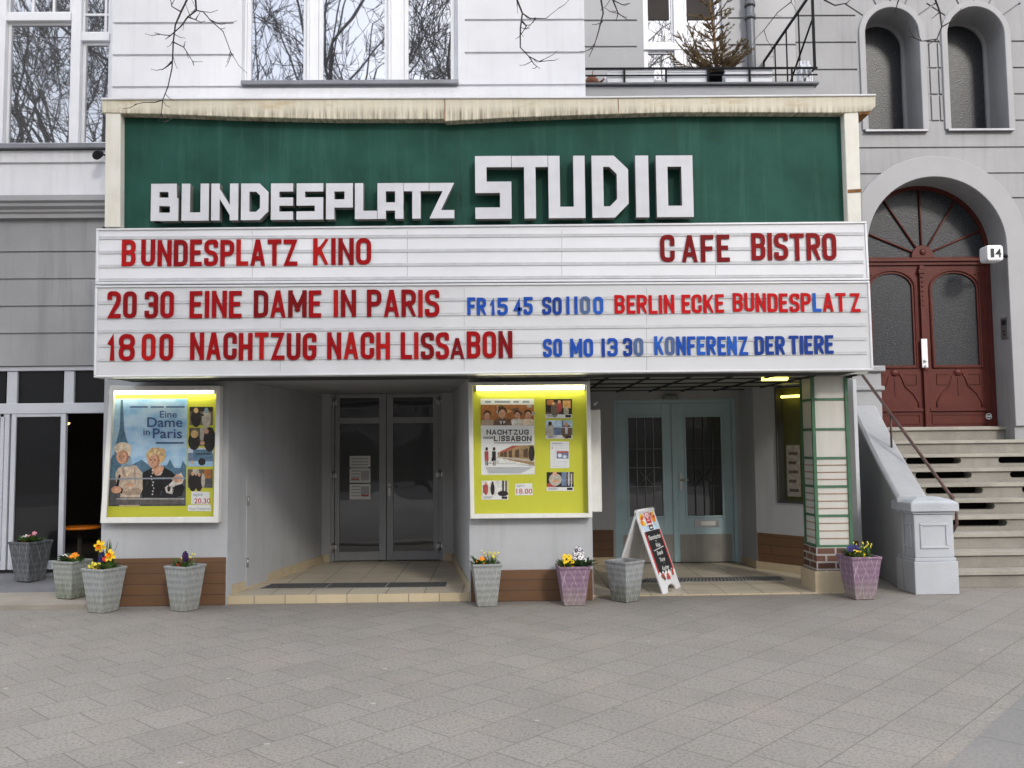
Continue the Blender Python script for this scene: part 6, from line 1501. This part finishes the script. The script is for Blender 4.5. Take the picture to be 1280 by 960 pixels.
# ------------------------------------------------------------------ cafe table inside the open door
ty = BY+.75; c = at(100,658,ty); tzt = c.z
tb = thing('cafe_table', (c.x, ty, shop_floor), 'round orange wooden table just inside the open cafe door', 'table')
rad = (124-77)/2/FPX*(ty-CAM.y)
q = MB(); q.lathe([(0,-.03),(rad-.01,-.03),(rad,-.02),(rad,-.004),(rad-.008,0),(0,0)], c.x, ty, 32, zb=tzt); q.build('tabletop', M['wood_orange'], tb)
q = MB(); q.lathe([(.0,0),(.17,0),(.17,.015),(.03,.035),(.025,tzt-shop_floor-.031),(0,tzt-shop_floor-.031)], c.x, ty, 16, zb=shop_floor+.001); q.build('pedestal', M['bark'], tb)

# ------------------------------------------------------------------ street trees
TR_ = random.Random(4)
def grow(q, p, d, ln, r, lvl, maxl, spread=.55, up_=.12):
    n = 4 if lvl < 2 else 3; pts = [Vector(p)]; dd = Vector(d).normalized(); rs = [r]
    for i in range(n):
        dd = (dd+Vector((TR_.gauss(0,.10), TR_.gauss(0,.10), TR_.gauss(0,.08)+up_*.35))).normalized(); pts.append(pts[-1]+dd*ln/n); rs.append(r*(1-.42*(i+1)/n))
    q.tube(pts, rs, 7 if lvl < 2 else 4 if lvl < 4 else 3, 0, False)
    if lvl >= maxl: return
    kids = TR_.choice((2,3)) if lvl < maxl-1 else 5
    for k in range(kids):
        t = pts[-1] if k == 0 else pts[TR_.randint(2, n)]
        a = TR_.uniform(0,6.283); u = dd.orthogonal().normalized(); w = dd.cross(u); s = spread*TR_.uniform(.6,1.3)
        nd = dd*math.cos(s)+(u*math.cos(a)+w*math.sin(a))*math.sin(s)
        grow(q, t, nd, ln*TR_.uniform(.62,.86), max(.015, rs[-1]*TR_.uniform(.66,.92)), lvl+1, maxl, spread, up_)
tmesh = []
def tree_proto(seed, h):
    TR_.seed(seed); t = MB(); t.tube([(0,0,0),(.05,0,h*.12),(0,.05,h*.3)], [.26,.2,.17], 10); c = MB()
    for k in range(5):
        a = 6.283*k/5+TR_.uniform(-.3,.3); grow(c, (0,.05,h*.3-.05*k), (math.cos(a)*.62, math.sin(a)*.62, 1.2), h*.262, .23, 0, 6)
    return t, c
protos = []
TL = ['bare street tree across the road, far left', 'bare street tree across the road, left of the middle', 'bare street tree across the road, straight behind the camera', 'bare street tree across the road, right of the middle', 'bare street tree across the road, far right', 'bare street tree across the road, outermost left']
spots = [(-14.5,-21,0),(-8.6,-19.5,1),(-3.0,-20,0),(3.6,-19,1),(10,-21,0),(-20,-23,1)]
for i, (x, y, k) in enumerate(spots):
    if k >= len(protos):
        t, c = tree_proto(31+k*7, 20+k); root = thing('street_tree', (0,0,0), 'x', 'tree', 'bare trees across the road')
        a = t.build('trunk', M['bark'], root); c_ = c.build('crown', M['bark'], root); protos.append((root, a, c_)); use = root
    else:
        r0, a, c_ = protos[k]; use = r0.copy(); COL.objects.link(use)
        for ch in (a, c_): d = ch.copy(); COL.objects.link(d); d.parent = use
    use.location = (x, y, 0); use.rotation_euler = (0,0,i*1.7); use['label'] = TL[i]
# the near tree: trunk behind the camera, its long twigs hang into the view
nt_ = thing('street_tree', (2.6,-12.6,0), 'bare tree whose thin twigs hang down in front of the upper wall', 'tree')
q = MB(); q.tube([(2.6,-12.6,0),(2.55,-12.5,1.5),(2.5,-12.4,3.2),(2.2,-11.8,5.2),(1.8,-10.6,7.6)], [.24,.19,.17,.14,.11], 10)
q.build('trunk', M['bark'], nt_)
q = MB()
limbs = [[(1.8,-10.6,7.6),(.9,-8.6,8.2),(-.6,-6.2,7.6),(-2.1,-4.2,6.4)],[(1.8,-10.6,7.6),(1.9,-8.2,8.4),(1.0,-5.6,7.6),(.15,-3.9,6.2)],[(1.8,-10.6,7.6),(2.6,-8.4,8.4),(2.4,-5.6,7.4),(1.7,-3.8,6.1)],[(1.8,-10.6,7.6),(3.4,-8.2,8.4),(3.8,-5.6,7.4),(3.2,-3.8,6.1)]]
for l in limbs: q.tube(l, [.09,.06,.035,.014], 7)
q.build('limb', M['bark'], nt_)
TY = -3.7
A_ = lambda x, y: (x/3.048, y/3.048); B_ = lambda x, y: (420+x/3.048, y/3.048); D_ = lambda x, y: (800+x/2.667, y/2.667); E_ = lambda x, y: (720+x/4, y/4)
twigs = [
 [[A_(725,-200),A_(722,-60),A_(712,0),A_(690,45),A_(668,95),A_(660,160),A_(658,210),A_(655,260),A_(640,330),A_(620,380),A_(615,430),A_(622,465)],
  [A_(748,-60),A_(745,0),A_(748,40),A_(715,65),A_(690,100),A_(650,135),A_(622,133),A_(590,125)],[A_(748,35),A_(775,45),A_(800,75),A_(850,120),A_(880,200),A_(910,250),A_(940,278)],
  [A_(660,160),A_(700,180),A_(735,235),A_(770,235)],[A_(715,65),A_(745,75),A_(765,85),A_(780,80)],[A_(690,45),A_(655,25),A_(650,0),A_(655,-30)],[A_(655,235),A_(640,250),A_(620,265)],[A_(622,375),A_(590,390),A_(550,390),A_(515,397)],
  [A_(690,170),A_(705,160)],[A_(735,232),A_(738,248)],[A_(618,440),A_(605,460)],[A_(622,460),A_(636,462)],[A_(800,75),A_(830,90),A_(850,88)],[A_(640,133),A_(632,148)],[A_(748,62),A_(760,50)]],
 [[B_(680,-120),B_(690,0),B_(710,50),B_(702,110),B_(702,180),B_(735,215),B_(775,235),B_(820,230)],[B_(735,215),B_(755,245),B_(775,260)],[B_(710,55),B_(740,70),B_(800,70),B_(850,30)],[B_(708,80),B_(725,100),B_(712,122)],[B_(775,235),B_(800,222)],[B_(760,68),B_(750,85)],[B_(700,-10),B_(690,20)]],
 [[B_(1000,-150),B_(1010,0),B_(1018,50),B_(1000,120),B_(985,170),B_(965,215)],[B_(1040,-60),B_(1055,0),B_(1075,50),B_(1110,75)],[B_(1055,5),B_(1090,18),B_(1120,12)],[B_(1014,80),B_(1004,95)],[B_(1075,45),B_(1068,75)]],
 [[D_(970,-120),D_(985,0),D_(1000,40),D_(1006,90),D_(990,130),D_(940,137),D_(895,118)],[D_(1003,100),D_(1040,70),D_(1070,40),D_(1095,25)],[D_(860,-60),D_(862,0),D_(850,40)],[D_(600,-60),D_(615,0),D_(650,18),D_(690,10),D_(710,-10)],[D_(990,130),D_(960,150)],[D_(940,137),D_(920,128)],[D_(1000,45),D_(975,60)]],
 [[E_(1090,-60),E_(1075,10),E_(1010,60),E_(940,150),E_(905,185),E_(880,225)],[E_(940,152),E_(955,200),E_(985,245),E_(990,320)],[E_(1075,10),E_(1092,35)]],
]
def clusters(tw):
    out = []
    for l in tw:
        for c in out:
            if any((l[0][0]-x)**2+(l[0][1]-y)**2 < 36 for m in c for x, y in m): c.append(l); break
        else: out.append([l])
    return out
for gi, tw0 in enumerate(twigs):
  for ci, tw in enumerate(clusters(tw0)):
    q = MB(); Yt = TY if gi < 4 else .45
    base = {}
    for li, l in enumerate(tw):
        n = len(l); P_ = [at(x, y, Yt+(.05*math.sin(li*2.0)*(k/n)+.012*((k*37) % 5) if k else 0)) for k, (x, y) in enumerate(l)]
        if li == 0: base = {(round(x), round(y)): p for (x, y), p in zip(l, P_)}
        else:
            k0 = min(base, key=lambda k: (k[0]-l[0][0])**2+(k[1]-l[0][1])**2); P_[0] = base[k0].copy()
            base.update({(round(x), round(y)): p for (x, y), p in list(zip(l, P_))[1:]})
        r0 = .0082 if li == 0 else .0050
        q.tube([tuple(p) for p in P_], [r0*(1-.72*k/(n-1)) for k in range(n)], 5, 0)
        for k in range(1, n):
            q.ball(tuple(P_[k]), .0055*(1-.5*k/n), 5)
            for _ in range(1 if TR_.random() < .6 else 0):
                p = P_[k-1].lerp(P_[k], TR_.random()); d = (P_[k]-P_[k-1]).normalized(); e = (d*.8+Vector((TR_.uniform(-1,1), TR_.uniform(-.6,.6), TR_.uniform(-.5,.7)))).normalized(); ln = TR_.uniform(.04,.13)
                p2_ = p+e*ln*.6; p3_ = p2_+(e+Vector((0,0,.4))).normalized()*ln*.4
                q.tube([tuple(p), tuple(p2_), tuple(p3_)], [.0028,.0022,.0014], 4, 0); q.ball(tuple(p3_), .0032, 5)
    if gi < 4: q.build('twig', M['bark'], nt_)
    else:
        o = q.build('climbing_twig', M['bark'], loc=tuple(at(950,100,.45))); tag(o, 'dry climbing twig beside the drainpipe on the balcony', 'twig')
# ------------------------------------------------------------------ the far side of the square, seen only in the window panes
mat('hedge', (.03,.036,.022), .95, .5, 3, .8, 8)
q = MB(); HG = random.Random(9); n = 90; rows = []
for i in range(n+1):
    x = -60+120*i/n; h = 2.6+HG.uniform(-.5,.9); w_ = 1.4+HG.uniform(-.3,.3)
    rows.append([(x,-27+w_*math.cos(a)*-1, max(0,h*math.sin(a))**.8 if math.sin(a) > 0 else 0) for a in [math.pi*k/8 for k in range(9)]])
q.loft(rows, 0, True, False, False)
for k in range(5000):
    x = HG.uniform(-60,60); z = HG.uniform(.4,3.3); p = Vector((x,-25.9+HG.uniform(-.5,.3),z)); e = Vector((HG.uniform(-1,1),HG.uniform(-.5,1),HG.uniform(-.3,1)))*.28; t = e.cross(Vector((0,1,.3))).normalized()*.05
    q._add([tuple(p-t),tuple(p+t),tuple(p+e)], [(0,1,2)])
tag(q.build('hedge', M['hedge']), 'dark hedge along the far side of the road', 'hedge', kind='stuff')
mat('far_front', (.15,.13,.115), .9, .15, .3)
for i, (x0, w_, h) in enumerate(((-46,17,13.5),(-28.9,15,14.5),(-13.8,18,13),(4.3,16,14),(20.4,20,13.2))):
    root = thing('far_house', (x0+w_/2,-46,0), ['dull brown house across the square, outermost left','taller brown house across the square, second from the left','widest low house across the square, in the middle','brown house across the square, second from the right','broad house across the square, outermost right'][i], 'building', 'houses across the square')
    q = MB(); q.box(x0,-56,0,x0+w_,-46,h); q.build('walls', M['far_front'], root)
    q = MB()
    for r in range(4):
        for c_ in range(int(w_/2.4)): q.box(x0+.9+c_*2.4,-46.0,1.2+r*3.1,x0+2.0+c_*2.4,-45.97,2.9+r*3.1)
    q.build('windows', M['shop_glass'], root)

q = MB(); c = at(84,528,BY+1.6); q.lathe([(0,.10),(.03,.09),(.07,0),(.065,-.005),(.02,.05),(0,.06)], c.x, c.y, 14, zb=c.z); q.tube([(c.x,c.y,c.z+.09),(c.x,c.y,2.6)], .006, 5)
pl = thing('pendant_lamp', (c.x, c.y, c.z), 'small warm pendant lamp in the dark cafe', 'lamp'); q.build('shade', M['bark'], pl)
emit('warm_bulb', (1,.55,.15), 3.0); q = MB(); q.ball((c.x,c.y,c.z), .04, 10); q.build('bulb', M['warm_bulb'], pl)
